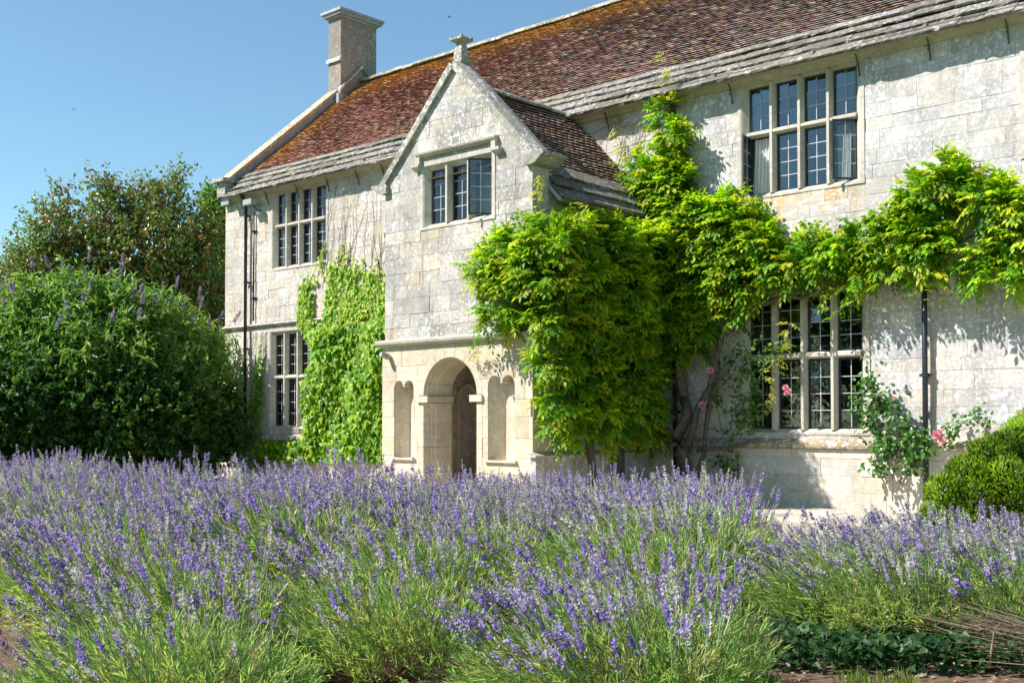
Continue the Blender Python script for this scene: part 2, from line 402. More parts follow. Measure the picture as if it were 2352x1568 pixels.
def add_blocks(polys, tomap, wall, mat, seed, depth=.03, var=.085, hue=.05, proud=.005):
    r = random.Random(seed)
    for poly in polys:
        k = r.uniform(1-var*1.6, 1+var*.7); hq = r.uniform(-hue, hue)
        t = (min(1.15, k*(1+hq*.5)), k, k*(1-hq))
        V, Fc, _ = block_geo(poly, tomap, depth, r.uniform(-proud, proud), .004, t)
        c = np.mean(np.array(V), 0); d = np.linalg.norm(c - _c)
        vis = area(poly)/d**2 * (1.0 if c[0] > -26 and c[0] < -5.4 else .05)
        if wall.name.startswith('main') and c[0] < -16: t = (t[0], t[1]*.95, t[2]*.87)      # the far wing's stone is a warmer beige
        ALL_BLOCKS.append([vis, V, Fc, t, wall, mat])
mapY = lambda Y: (lambda x, z, o: (x, Y - o, z))
mapX = lambda X: (lambda y, z, o: (X + o, y, z))
ops = [outer(v) for v in WINS.values()]
add_blocks(courses(XL, XR, 1.16, 7.34, ops + [(-26.5, -15.9, 3.92, 4.04)], (.20, .31), (.32, .78), seed=11), mapY(0), main_wall, M['stone_main'], 3)
add_blocks(courses(XL, XR, 0, 1.0, [], (.24, .36), (.45, .95), seed=12), mapY(-.09), main_wall, M['stone_plinth'], 4, depth=.13)
# cornice under the gutter, string course, plinth ledge
m_ = MB(); m_.extrude_x([(.02, 7.34), (-.05, 7.345), (-.06, 7.38), (-.11, 7.43), (-.13, 7.435), (-.13, 7.50), (.02, 7.51)], XL-.02, XR); m_.obj('cornice', M['dressing'], house)
m_ = MB(); m_.extrude_x([(.02, 3.92), (-.04, 3.925), (-.09, 3.97), (-.09, 3.99), (.02, 4.04)], XL-.05, PX0+.2); m_.obj('string_course', M['stone_porch'], house)
x = XL - .1; k = 0
while x < XR:
    l = random.uniform(1.3, 2.2); m_ = MB(); m_.extrude_x([(.02, 1.0), (-.11, 1.0), (-.15, 1.015), (-.155, 1.05), (-.14, 1.09), (-.03, 1.165), (.02, 1.165)], x+.003, min(x+l, XR)-.003)
    m_.obj('plinth_ledge', M['coping_lichen'], house); x += l

# ---- windows
def window(name_lbl, wd, Yf, opened={}, parent=house):
    x0, x1, n, z0, zt, z1, rows = wd; O = outer(wd); mw = .105
    yf = Yf - .014; yg = Yf + GL
    def ring(a, b, c, d, y): return [(a,y,c),(b,y,c),(b,y,d),(a,y,d)]
    m_ = MB(); e1 = .075
    L = [ring(O[0], O[1], O[2], O[3], Yf+.06), ring(O[0], O[1], O[2], O[3], yf), ring(x0-e1-.03, x1+e1+.03, z0-.06, z1+min(e1, O[3]-z1-.03), yf), ring(x0-e1, x1+e1, z0-.055, z1+min(e1, O[3]-z1-.03)-.01, yf+.02),
         ring(x0, x1, z0, z1, Yf+.09), ring(x0, x1, z0, z1, Yf+.24)]
    for a, b in zip(L[:-1], L[1:]): m_.add(a+b, [(i, (i+1) % 4, 4+(i+1) % 4, 4+i) for i in range(4)])
    win = m_.obj('window', M['dressing'], parent)
    if name_lbl: win['label'] = name_lbl
    pitch = (x1-x0+mw)/n
    for i in range(1, n):
        c = x0 + i*pitch - mw/2; q = MB(); h = mw/2
        q.add([(c+a, y, z) for z in (z0-.02, z1+.02) for a, y in ((-h, Yf+.22), (-h, Yf+.07), (-.024, yf+.012), (.024, yf+.012), (h, Yf+.07), (h, Yf+.22))],
              [(0,1,7,6),(1,2,8,7),(2,3,9,8),(3,4,10,9),(4,5,11,10),(5,0,6,11),(0,5,4,3,2,1),(6,7,8,9,10,11)]); q.obj('mullion', M['dressing'], win)
    tiers = [(z0, z1, rows[0])]
    if zt:
        tiers = [(z0, zt[0], rows[1]), (zt[1], z1, rows[0])]; a, b = zt; q = MB()
        q.extrude_x([(Yf+.21, a), (Yf+.075, a), (yf+.022, a+.026), (yf+.022, b-.03), (Yf+.075, b), (Yf+.21, b)], x0-.01, x1+.01); q.obj('transom', M['dressing'], win)
    for i in range(n):
        for j, (a, b, nr) in enumerate(tiers):
            l, r_ = x0 + i*pitch, x0 + i*pitch + pitch - mw; fw_ = .034; cas = opened.get((i, j))
            # fixed iron frame, then the casement (maybe swung open about one jamb)
            def place(o):
                if cas:
                    hx = l if cas[0] == 'L' else r_; o.data.transform(Matrix.Translation((hx, yg-.01, 0)) @ Matrix.Rotation(R(cas[1]) * (-1 if cas[0] == 'L' else 1), 4, 'Z') @ Matrix.Translation((-hx, -(yg-.01), 0)))
                return o
            q = MB(); t = fw_
            for bb in (((l,yg-.015,a),(l+t,yg+.015,b)), ((r_-t,yg-.015,a),(r_,yg+.015,b)), ((l+t,yg-.015,a),(r_-t,yg+.015,a+t)), ((l+t,yg-.015,b-t),(r_-t,yg+.015,b))): q.box(*bb)
            place(q.obj('casement_frame', M['iron'], win))
            if cas:
                q = MB(); t2 = .02
                for bb in (((l,yg+.02,a),(l+t2,yg+.05,b)), ((r_-t2,yg+.02,a),(r_,yg+.05,b)), ((l+t2,yg+.02,a),(r_-t2,yg+.05,a+t2)), ((l+t2,yg+.02,b-t2),(r_-t2,yg+.05,b))): q.box(*bb)
                q.obj('casement_frame', M['iron'], win)
            gx0, gx1, gz0, gz1 = l+t, r_-t, a+t, b-t; pw = (gx1-gx0)/2; ph = (gz1-gz0)/nr
            q = MB(); bw = .0065
            q.box((gx0+pw-bw, yg-.008, gz0), (gx0+pw+bw, yg+.008, gz1))
            for k in range(1, nr): q.box((gx0, yg-.0075, gz0+k*ph-bw), (gx1, yg+.0075, gz0+k*ph+bw))
            place(q.obj('glazing_bars', M['lead'], win))
            for ci in range(2):
                for k in range(nr):
                    u0, v0 = gx0+ci*pw, gz0+k*ph; rx, rz = random.gauss(0, .012), random.gauss(0, .014); th = .004; V = []
                    for yy in (-th/2, th/2):
                        for (uu, vv) in ((0, 0), (pw, 0), (pw, ph), (0, ph)): V.append((u0+uu, yg+yy+(uu-pw/2)*rx+(vv-ph/2)*rz, v0+vv))
                    q = MB(); q.add(V, [(0,1,2,3),(7,6,5,4),(0,4,5,1),(1,5,6,2),(2,6,7,3),(3,7,4,0)]); place(q.obj('pane', M['glass'], win))
    return win
window('upper window with two casements standing open', WINS['UR'], 0, {(0, 0): ('L', 78), (3, 0): ('R', 42)})
window('upper window at the far end beside the drainpipe', WINS['UL'], 0)
window('ground floor window framed by roses', WINS['LR'], 0)
window('ground floor window half hidden by creeper', WINS['LL'], 0)
window('upper window cut off by the picture edge', WINS['UN'], 0, {(0, 0): ('L', 60)})
window('ground floor window cut off by the picture edge', WINS['LN'], 0)
window('tiny window under the eaves beside the porch gable', WINS['SM'], 0)

# ---------------------------------------------------------------- porch
PCX = (PX0+PX1)/2 + .03
ACX, AR, ASP = -14.19, .655, 1.925          # arch centre, radius, springing
def arch_outline(cx, r, zs, z0, n=20): return [(cx+r, z0)] + [(cx+r*math.cos(math.pi*i/n), zs+r*math.sin(math.pi*i/n)) for i in range(n+1)] + [(cx-r, z0)]
def niche_outline(cx, hw, zs, z0):
    pts = [(hw, z0)]; q = hw/2; arc = [(q + q*1.0*math.cos(math.pi*i/8), zs + q*1.15*math.sin(math.pi*i/8)*(1.0) + q*.0) for i in range(9)]
    arc[-1] = (.012, zs + q*.25); pts += arc[:-1] + [(.03, zs + q*.42), (0, zs + q*.22), (-.03, zs + q*.42)] + [(-x, z) for x, z in arc[:-1]][::-1]
    return [(cx+x, z) for x, z in pts] + [(cx-hw, z0)]
def cutter(name, loop, y0, y1, sx=1.0, cx=0, ym=None):
    n = len(loop); m_ = MB(); ym = y0+.01 if ym is None else ym
    m_.add([(x, y0, z) for x, z in loop] + [(x, ym, z) for x, z in loop] + [(cx+(x-cx)*sx, y1, z) for x, z in loop],
           [tuple(range(n)), tuple(range(2*n, 3*n))[::-1]] + [((i+1) % n+k*n, i+k*n, n+i+k*n, n+(i+1) % n+k*n) for i in range(n) for k in (0, 1)])
    return m_.obj(name, M['mortar'])
PYL = PY - .035                               # lower storey stands a little proud
cut_arch = cutter('cut', arch_outline(ACX, AR+.14, ASP, -.2), PYL-.3, PY+.9)
NICHES = ((-15.385, .265), (-12.955, .31))
cuts_n = [cutter('cut', niche_outline(cx, hw, 2.06, .80), PYL-.12, PYL+.25, .42, cx, PYL+.01) for cx, hw in NICHES]
m_ = MB(); m_.box((PX0-.02, PYL+.028, 0), (PX1+.02, PY+.55, 2.88)); porch_lower = m_.obj('porch_wall', M['stone_cream'], house)
add_l = courses(PX0-.03, PX1+.03, 0, 2.84, [], (.26, .36), (.35, .7), seed=21)
raw = []; r_ = random.Random(5)
for poly in add_l:
    k = r_.uniform(.86, 1.08); t = (k, k*r_.uniform(.97, 1.02), k*r_.uniform(.92, 1.03))
    V, Fc, _ = block_geo(poly, mapY(PYL), .026, r_.uniform(-.004, .004), .006, t); raw.append((V, Fc, t))
todo = [(porch_lower, [cut_arch] + cuts_n)]
blk_objs = []
for V, Fc, t in raw:
    n2 = len(V)//3; m_ = MB(); m_.add(V, Fc + [tuple(range(n2))[::-1]]); o = m_.obj('stone_block', M['stone_cream'], porch_lower); blk_objs.append((o, t))
    xs = [v[0] for v in V]; zs = [v[2] for v in V]; cs = []
    for c, (cx, hw, top, bot) in zip([cut_arch]+cuts_n, [(ACX, AR+.15, ASP+AR+.15, -1)] + [(cx, hw+.01, 2.4, .79) for cx, hw in NICHES]):
        if max(xs) > cx-hw and min(xs) < cx+hw and max(zs) > bot and min(zs) < top: cs.append(c)
    if cs: todo.append((o, cs))
for o, cs in todo:
    for c in cs:
        b = o.modifiers.new('b', 'BOOLEAN'); b.object = c; b.operation = 'DIFFERENCE'; b.solver = 'EXACT'
dg = bpy.context.evaluated_depsgraph_get()
for o, cs in todo:
    me = bpy.data.meshes.new_from_object(o.evaluated_get(dg)); o.modifiers.clear(); o.data = me
for o, t in list(blk_objs):
    if len(o.data.polygons) == 0: bpy.data.objects.remove(o); blk_objs.remove((o, t)); continue
    while o.data.color_attributes: o.data.color_attributes.remove(o.data.color_attributes[0])
    set_tint(o.data, np.array(t))
while porch_lower.data.color_attributes: porch_lower.data.color_attributes.remove(porch_lower.data.color_attributes[0])
set_tint(porch_lower.data, np.ones(3))
for c in [cut_arch] + cuts_n: bpy.data.objects.remove(c)
# niche sills
for cx, hw in NICHES:
    m_ = MB(); m_.box((cx-hw-.05, PYL-.05, .76), (cx+hw+.05, PYL+.1, .80)); m_.obj('niche_sill', M['stone_cream'], house)
# moulded arch: voussoirs above the imposts, jamb stones below
PROF = [(.14, PYL-.006), (.012, PYL-.006), (0, PYL+.006), (0, PYL+.05), (-.018, PYL+.065), (-.03, PYL+.09), (-.018, PYL+.12), (-.035, PYL+.13), (-.05, PYL+.16), (-.045, PYL+.20), (-.065, PYL+.21), (-.085, PYL+.24), (-.085, PYL+.62), (.14, PYL+.62)]
def arch_piece(name, pts):                    # pts: list of (cx offset fn) stations: (angle or None, z)
    m_ = MB(); n = len(PROF); V = []
    for (kind, a) in pts:
        for q, y in PROF:
            rr = AR+q
            if kind == 'arc': V.append((ACX+rr*math.cos(a), y, ASP+rr*math.sin(a)))
            elif kind == 'R': V.append((ACX+rr, y, a))
            else: V.append((ACX-rr, y, a))
    s = len(pts); m_.add(V, [(i*n+k, i*n+(k+1) % n, (i+1)*n+(k+1) % n, (i+1)*n+k) for i in range(s-1) for k in range(n)] + [tuple(range(n))[::-1], tuple(range((s-1)*n, s*n))])
    k = random.uniform(.92, 1.05); m_.t = [(k, k, k)]*len(m_.v)
    return m_.obj(name, M['stone_cream'], house, tint=True)
nv = 9
for i in range(nv):
    a0, a1 = math.pi*i/nv+.004, math.pi*(i+1)/nv-.004; arch_piece('voussoir', [('arc', a0+(a1-a0)*j/6) for j in range(7)])
for side in 'RL':
    zz = [0, .55, 1.0, 1.42, 1.79]
    for a, b in zip(zz[:-1], zz[1:]): arch_piece('jamb_stone', [(side, a+.003), (side, b-.003)])
    sg = 1 if side == 'R' else -1
    m_ = MB(); x_in, x_out = ACX+sg*(AR-.13), ACX+sg*(AR+.16)
    a, b = sorted((x_in, x_out)); m_.box((a, PYL-.045, 1.797), (b, PYL+.62, 1.915)); m_.obj('impost', M['stone_cream'], house)
# porch string course
x = PX0-.14
while x < PX1+.12:
    l = min(random.uniform(.6, .9), PX1+.14-x); m_ = MB(); P_ = PYL
    m_.extrude_x([(P_+.1, 2.83), (P_-.02, 2.84), (P_-.07, 2.875), (P_-.10, 2.885), (P_-.11, 2.93), (P_-.02, 2.965), (P_+.1, 2.965)], x+.003, x+l-.003); m_.obj('string_course', M['dressing'], house); x += l
m_ = MB(); m_.extrude_y([(PX1-.02, 2.84), (PX1+.05, 2.84), (PX1+.12, 2.885), (PX1+.13, 2.93), (PX1+.03, 2.965), (PX1-.02, 2.965)], PYL-.1, -.01); m_.obj('string_course', M['dressing'], house)
# porch upper front with gable
GA = 7.72; GS = 5.86                           # gable wall apex, spring
porch_upper = wall_with_holes('porch_wall', PX0, PX1, 2.9, GS, PY+.03, PY+.5, [outer(PWIN)[:3] + (GS+.001,)] if False else [(outer(PWIN)[0], outer(PWIN)[1], outer(PWIN)[2], GS-.001)], M['mortar'], house)
m_ = MB(); hw = (PX1-PX0)/2; zt_ = outer(PWIN)[3]
slope = (GA-GS)/hw
for (a, b) in ((PX0, outer(PWIN)[0]), (outer(PWIN)[0], outer(PWIN)[1]), (outer(PWIN)[1], PX1)):
    mid = (PX0+PX1)/2; top = lambda x_: GA - slope*abs(x_-mid); zb = GS if (a == PX0 or b == PX1) else zt_
    pts = [(a, zb), (b, zb), (b, top(b))] + ([(mid, GA)] if a < mid < b else []) + [(a, top(a))]
    pts = [p for i, p in enumerate(pts) if p != pts[i-1]]
    if len(pts) > 2: m_.extrude_y(pts, PY+.03, PY+.5)
m_.obj('gable', M['mortar'], house)
mid = (PX0+PX1)/2
clips = [(slope, 1, GA+slope*mid), (-slope, 1, GA-slope*mid)]
add_blocks(courses(PX0, PX1, 2.96, GA, [outer(PWIN), (-14.19, -13.97, 6.34, 6.50)], (.22, .31), (.3, .62), clips, seed=31), mapY(PY), porch_upper, M['stone_porch'], 8, var=.12)
# porch side walls
m_ = MB(); m_.box((PX1-.5, PY+.56, 0), (PX1-.03, .02, 5.6)); side_r = m_.obj('porch_side_wall', M['mortar'], house)
m_ = MB(); m_.box((PX0+.0, PY+.56, 0), (PX0+.5, .02, 5.6)); m_.obj('porch_side_wall', M['stone_porch'], house)
add_blocks(courses(PY+.0, 0, .95, 5.3, [(-3.4, 0, 2.83, 2.97)], (.24, .32), (.35, .75), seed=41), mapX(PX1), side_r, M['stone_porch'], 9)
m_ = MB(); m_.box((PX1-.03, PYL-.0, 0), (PX1+.10, -.02, .86)); m_.extrude_y([(PX1-.02, .86), (PX1+.14, .86), (PX1+.15, .89), (PX1+.01, .96), (PX1-.02, .96)], PYL-.05, -.02); m_.obj('porch_plinth', M['stone_porch'], house)
# porch inside: ceiling, floor, blind arcade on the inner left wall, inner door
m_ = MB(); m_.box((PX0+.5, PY+.56, 2.95), (PX1-.5, 0, 3.1)); m_.obj('porch_ceiling', M['stone_cream'], house); m_ = MB(); m_.box((PX0+.5, PYL+.03, .01), (PX1-.5, .02, .06)); m_.obj('porch_floor', M['stone_cream'], house)
for k in range(3):
    m_ = MB(); yc = -2.35 + k*.72
    lp = [(yc+.30*math.cos(math.pi*i/10), 1.9+.30*math.sin(math.pi*i/10)) for i in range(11)]; li = [(yc+.24*math.cos(math.pi*i/10), 1.9+.24*math.sin(math.pi*i/10)) for i in range(11)]
    V = [(PX0+.56, y, z) for y, z in lp+li] + [(PX0+.50, y, z) for y, z in lp+li]
    F_ = []
    for i in range(10): F_ += [(i, i+1, 12+i, 11+i), (i, i+1, 23+i, 22+i), (11+i, 12+i, 34+i, 33+i)]
    m_.add(V, F_); m_.box((PX0+.5, yc-.30, .1), (PX0+.56, yc-.24, 1.9)); m_.box((PX0+.5, yc+.24, .1), (PX0+.56, yc+.30, 1.9)); m_.obj('blind_arch', M['stone_cream'], house)
# porch window, hood mould, vent
window('porch window with one casement swung open', PWIN, PY, {(2, 0): ('R', 48)})
m_ = MB(); H0, H1, hz = -15.03, -13.05, 6.235
m_.extrude_x([(PY+.02, hz), (PY-.05, hz), (PY-.10, hz+.045), (PY-.11, hz+.075), (PY+.02, hz+.12)], H0, H1)
for (a, b) in ((H0, H0+.10), (H1-.10, H1)): m_.box((a, PY-.09, hz-.13), (b, PY+.02, hz+.002))
m_.obj('hood_mould', M['dressing'], house)
for a in (H0-.09, H1-.08):
    m_ = MB(); m_.add([(a, PY-.11, hz-.115), (a+.18, PY-.11, hz-.115), (a+.18, PY+.02, hz-.115), (a, PY+.02, hz-.115), (a, PY-.11, hz-.165), (a+.18, PY-.11, hz-.165), (a+.18, PY+.02, hz-.165), (a, PY+.02, hz-.165), (a+.04, PY-.06, hz-.235), (a+.14, PY-.06, hz-.235), (a+.14, PY+.02, hz-.235), (a+.04, PY+.02, hz-.235)],
                      [(0,1,2,3),(0,1,5,4),(1,2,6,5),(3,0,4,7),(4,5,9,8),(5,6,10,9),(7,4,8,11),(8,9,10,11)]); m_.obj('label_stop', M['dressing'], house)
m_ = MB()
for a, b in (((-14.19,PY-.012,6.34),(-14.175,PY+.03,6.5)), ((-13.985,PY-.012,6.34),(-13.97,PY+.03,6.5)), ((-14.175,PY-.012,6.34),(-13.985,PY+.03,6.35)), ((-14.175,PY-.012,6.49),(-13.985,PY+.03,6.5))): m_.box(a, b)
vent = m_.obj('vent', M['white_paint'], house)
for k in range(5):
    z_ = 6.356+k*.027; q = MB(); q.add([(-14.175, PY-.014, z_), (-13.985, PY-.014, z_), (-13.985, PY+.02, z_+.02), (-14.175, PY+.02, z_+.02), (-14.175, PY-.014, z_+.005), (-13.985, PY-.014, z_+.005), (-13.985, PY+.02, z_+.025), (-14.175, PY+.02, z_+.025)], [(0,1,2,3),(4,5,6,7),(0,1,5,4)]); q.obj('slat', M['white_paint'], vent)
# copings, kneelers, finial
def coping_run(a, b, thick, y0, y1, name='coping_stone', nseg=4):
    a, b = Vector((a[0], 0, a[1])), Vector((b[0], 0, b[1])); d = (b-a); L_ = d.length; d.normalize(); up = Vector((-d.z, 0, d.x)); up = up if up.z > 0 else -up
    for i in range(nseg):
        p, q = a+d*(L_*i/nseg+.003), a+d*(L_*(i+1)/nseg-.003); m_ = MB()
        pr = [(p-up*.03), (q-up*.03), (q+up*thick), (p+up*thick)]
        V = [(v.x, y0, v.z) for v in pr] + [(v.x, y1, v.z) for v in pr]
        pm, qm = p+up*(thick+.045), q+up*(thick+.045); V += [(pm.x, (y0+y1)/2, pm.z), (qm.x, (y0+y1)/2, qm.z)]
        m_.add(V, [(0,1,2,3),(4,5,6,7),(0,1,5,4),(0,3,7,4),(1,2,6,5),(3,2,9,8),(8,9,6,7),(3,8,7),(2,9,6)]); m_.obj(name, M['coping'], house)
ap = (mid, GA+.03)
coping_run((PX0-.10, GS-.08), ap, .09, PY-.07, PY+.42); coping_run((PX1+.10, GS-.08), ap, .09, PY-.07, PY+.42)
for sgn, xk in ((-1, PX0), (1, PX1)):
    m_ = MB(); V = [(xk-sgn*.12, GS+.02), (xk+sgn*.30, GS+.04), (xk+sgn*.31, GS-.005), (xk+sgn*.24, GS-.03), (xk+sgn*.13, GS-.13), (xk+sgn*.0, GS-.16), (xk-sgn*.12, GS-.14)]
    m_.extrude_y(V, PY-.09, PY+.52); m_.obj('kneeler', M['coping'], house)
m_ = MB(); fz = GA+.10
m_.lathe([(.09, -.14), (.09, 0), (.115, .01), (.115, .05), (.095, .07), (.10, .12), (.09, .22), (.072, .32), (.062, .36), (.075, .38), (.135, .41), (.15, .425), (.15, .46), (.10, .472), (.02, .475)], (mid+.0, PY+.17, fz), 4, True); m_.obj('finial', M['coping'], house)
fin = bpy.data.objects[-1] if False else [o for o in house.children if o.name.startswith('finial')][0]
for dx, dy in ((1,1),(1,-1),(-1,1),(-1,-1)):
    m_ = MB(); m_.box((mid+dx*.125-.022, PY+.17+dy*.125-.022, fz+.458), (mid+dx*.125+.022, PY+.17+dy*.125+.022, fz+.49)); m_.obj('corner_knob', M['coping'], fin)

# ---- write out the stone blocks: the 300 that show largest singly, the rest joined per wall
ALL_BLOCKS.sort(key=lambda b: -b[0]); n_single = 300 - len(blk_objs)
rest = {}
for i, (vis, V, Fc, t, wall, mat) in enumerate(ALL_BLOCKS):
    if i < n_single:
        me = bpy.data.meshes.new('stone_block'); me.from_pydata(V, [], Fc); set_tint(me, np.array(t)); me.materials.append(mat); link(bpy.data.objects.new('stone_block', me), wall)
    else:
        mb_ = rest.setdefault((wall.name, mat.name), (MB(), wall, mat))[0]; mb_.add(V, Fc, t)
for (mb_, wall, mat) in rest.values():
    me = bpy.data.meshes.new('masonry'); me.from_pydata(mb_.v, [], mb_.f); set_tint(me, np.array(mb_.t)); me.materials.append(mat); o = link(bpy.data.objects.new('masonry', me), wall); o['kind'] = 'stuff'

# ---------------------------------------------------------------- roofs
def roof_slab(name, pts, th):
    m_ = MB(); n_ = (Vector(pts[1])-Vector(pts[0])).cross(Vector(pts[2])-Vector(pts[0])).normalized(); n_ = n_ if n_.z > 0 else -n_
    n = len(pts); m_.add([Vector(p) for p in pts] + [Vector(p)-n_*th for p in pts], [tuple(range(n)), tuple(range(n, 2*n))[::-1]] + [(i, (i+1) % n, n+(i+1) % n, n+i) for i in range(n)])
    return m_.obj(name, M['mortar'], house)
EY = -.30
RX0 = -25.8
roof = roof_slab('roof', [(RX0, EY+.05, roof_z(EY+.05)-.16), (XR, EY+.05, roof_z(EY+.05)-.16), (XR, RIDGE_Y, RIDGE_Z-.16), (RX0, RIDGE_Y, RIDGE_Z-.16)], .06)
roof_slab('roof', [(RX0, 8.95, 7.5), (XR, 8.95, 7.5), (XR, RIDGE_Y, RIDGE_Z-.06), (RX0, RIDGE_Y, RIDGE_Z-.06)], .10)
PRZ, PEX, PEZ = 7.50, -11.97, 5.27
proof_r = roof_slab('porch_roof', [(PEX-.03, PY+.4, PEZ-.09), (PEX-.03, .0, PEZ-.09), (mid, .35, PRZ-.12), (mid, PY+.4, PRZ-.12)], .06)
proof_l = roof_slab('porch_roof', [(2*mid-PEX+.03, PY+.4, PEZ-.09), (2*mid-PEX+.03, .0, PEZ-.09), (mid, .35, PRZ-.12), (mid, PY+.4, PRZ-.12)], .06)

def tile_rows(org, uvec, vvec, nvec, ulen_f, s0, s1, gauge, tw, seed, tintf, wob=.004):
    """tiles on a slope: org + u*uvec + s*vvec. ulen_f(s) -> (u0,u1). returns V (n,8,3), tint (n,3), centre"""
    r = np.random.default_rng(seed); Vs = []; Ts = []; nrow = int((s1-s0)/gauge)
    uvec, vvec, nvec = map(np.array, (uvec, vvec, nvec))
    for k in range(nrow):
        s = s0 + k*gauge; u0, u1 = ulen_f(s)
        if u1-u0 < tw: continue
        us = np.arange(u0 - (tw/2 if k % 2 else 0), u1, tw); n = len(us); sag = .018*np.sin(us*.55+seed) + .012*np.sin(us*1.7+k*.2)
        a = np.clip(us, u0, u1); b = np.clip(us+tw-.006*r.random(n), u0, u1); lo = s + r.normal(0, .004, n) ; hi = lo + gauge*1.55
        h0 = .042 + r.normal(0, wob*.5, n) + sag; h1 = h0 - .050; th = .014
        tl = r.normal(0, .004, n)
        def P(u, sv, h): return np.array(org)[None] + u[:, None]*uvec + sv[:, None]*vvec + h[:, None]*nvec
        V = np.stack([P(a, lo, h0-tl), P(b, lo, h0+tl), P(b, hi, h1), P(a, hi, h1), P(a, lo, h0-th-tl), P(b, lo, h0-th+tl), P(b, hi, h1-th), P(a, hi, h1-th)], 1)
        ok = (b-a) > .02; Vs.append(V[ok]); Ts.append(tintf(a, np.full(n, s), r)[ok])
    return np.concatenate(Vs), np.concatenate(Ts)
def main_tint(u, s, r):
    n = len(u); t = np.clip((u-3.5)/13, 0, 1) ** .8                   # u from the left parapet
    red = np.array([.64, .32, .22]); brown = np.array([.52, .37, .305])
    c = red*(1-t)[:, None] + brown*t[:, None]
    c = c * r.uniform(.7, 1.25, n)[:, None] * np.stack([np.ones(n), r.uniform(.85, 1.2, n), r.uniform(.8, 1.3, n)], 1)
    pale = r.random(n) < (.03 + .09*t); c[pale] = np.array([.42, .38, .33])*r.uniform(.7, 1.2, pale.sum())[:, None]
    return c
def porch_tint(u, s, r):
    n = len(u); c = np.array([.42, .25, .19])*r.uniform(.55, 1.35, n)[:, None]; pale = r.random(n) < .08; c[pale] = np.array([.40, .36, .31]); return c
vv = np.array([0, 1, .865]); vl = np.linalg.norm(vv); vv = vv/vl; nv_ = np.array([0, -vv[2], vv[1]])
TILES = []
S0 = (.30-EY)*vl; S1 = (RIDGE_Y-EY)*vl
V, T = tile_rows((RX0, EY, roof_z(EY)-.05), (1, 0, 0), vv, nv_, lambda s: (0.02, XR-RX0), S0, S1-.02, .105, .168, 3, main_tint)
TILES.append((V, T, roof))
pv = np.array([mid-PEX, 0, PRZ-PEZ]); pl = np.linalg.norm(pv); pv = pv/pl; pn = np.array([pv[2]*1., 0, -pv[0]]); pn = pn if pn[2] > 0 else -pn
def p_len(s):     # the porch roof runs back to the main wall / main roof
    z = PEZ + s*pv[2]; return (0., -PY-.42 + max(0., (z-7.45)/.865) - .02)
V, T = tile_rows((PEX, PY+.42, PEZ-.02), (0, 1, 0), pv, pn, p_len, .72, pl-.02, .105, .168, 5, porch_tint)
TILES.append((V, T, proof_r))
pvl = pv*[-1, 1, 1]; pnl = pn*[-1, 1, 1]
V, T = tile_rows((2*mid-PEX, PY+.42, PEZ-.02), (0, 1, 0), pvl, pnl, p_len, .1, pl-.02, .105, .168, 6, porch_tint)
TILES.append((V, T, proof_l))
# the 300 nearest in view singly
allv = [(np.linalg.norm(v.mean(0)-_c) + (0 if v[:, 0].mean() < -6.2 else 40), i, j) for i, (VV, _, _) in enumerate(TILES[:2]) for j, v in enumerate(VV)]
allv.sort(); single = {(i, j) for _, i, j in allv[:300]}
TF = np.array([(0,1,2,3),(8,9,10,11),(5,6,2,1),(7,4,0,3),(7,6,5,4)], dtype=np.int32)      # 8-11: the front edge, tinted darker than the top face
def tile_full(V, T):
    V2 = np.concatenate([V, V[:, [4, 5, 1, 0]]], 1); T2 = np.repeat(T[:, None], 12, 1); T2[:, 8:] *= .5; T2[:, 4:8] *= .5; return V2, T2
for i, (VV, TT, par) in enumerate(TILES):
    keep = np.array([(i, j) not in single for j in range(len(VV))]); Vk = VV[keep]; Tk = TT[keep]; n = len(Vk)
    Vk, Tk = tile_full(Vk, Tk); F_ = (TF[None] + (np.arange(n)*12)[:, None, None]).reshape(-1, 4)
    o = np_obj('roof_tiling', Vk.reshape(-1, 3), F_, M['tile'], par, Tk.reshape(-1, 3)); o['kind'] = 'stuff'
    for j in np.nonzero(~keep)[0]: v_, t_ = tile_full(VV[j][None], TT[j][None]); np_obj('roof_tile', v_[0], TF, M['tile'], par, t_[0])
# stone slates at the eaves
def slates(org, uvec, vvec, nvec, ulen, rows, seed, parent, wl=(.38, .85)):
    r = random.Random(seed); uvec, vvec, nvec, org = (np.array(q, float) for q in (uvec, vvec, nvec, org)); th = .035
    for k, (s, hgt) in enumerate(rows):
        u = -r.uniform(0, .3)
        while u < ulen:
            wd = r.uniform(*wl); a, b = max(u, 0), min(u+wd-.006, ulen); u += wd
            if b-a < .08: continue
            base = .03 + .030*k + r.uniform(-.008, .01); sag = .03*math.sin(a*.6+k) ; t_ = r.uniform(.028, .05)
            V = []; nn = 4
            for side in (0, 1):
                for i in range(nn+1):
                    uu = a+(b-a)*i/nn; e = r.uniform(-.018, .018)
                    V.append(org + uu*uvec + (s+e)*vvec + (base + sag*.3 + (0 if side else -t_))*nvec)
                for i in range(nn+1):
                    uu = b-(b-a)*i/nn; V.append(org + uu*uvec + (s+hgt+.09)*vvec + (base-.028 + sag*.3 + (0 if side else -t_))*nvec)
            m = 2*(nn+1); F_ = [tuple(range(m))[::-1], tuple(range(m, 2*m))] + [(i, (i+1) % m, m+(i+1) % m, m+i) for i in range(m)]
            k_ = r.uniform(.72, 1.25); q = MB(); q.add(V, F_, (k_, k_*r.uniform(.95, 1.02), k_*r.uniform(.86, 1.02))); q.obj('stone_slate', M['slate'], parent, tint=True)
slates((RX0+.02, EY, roof_z(EY)-.08), (1, 0, 0), vv, nv_, XR-RX0-.02, [(-.10, .31), (.20, .29), (.47, .28), (.70, .16)], 2, roof)
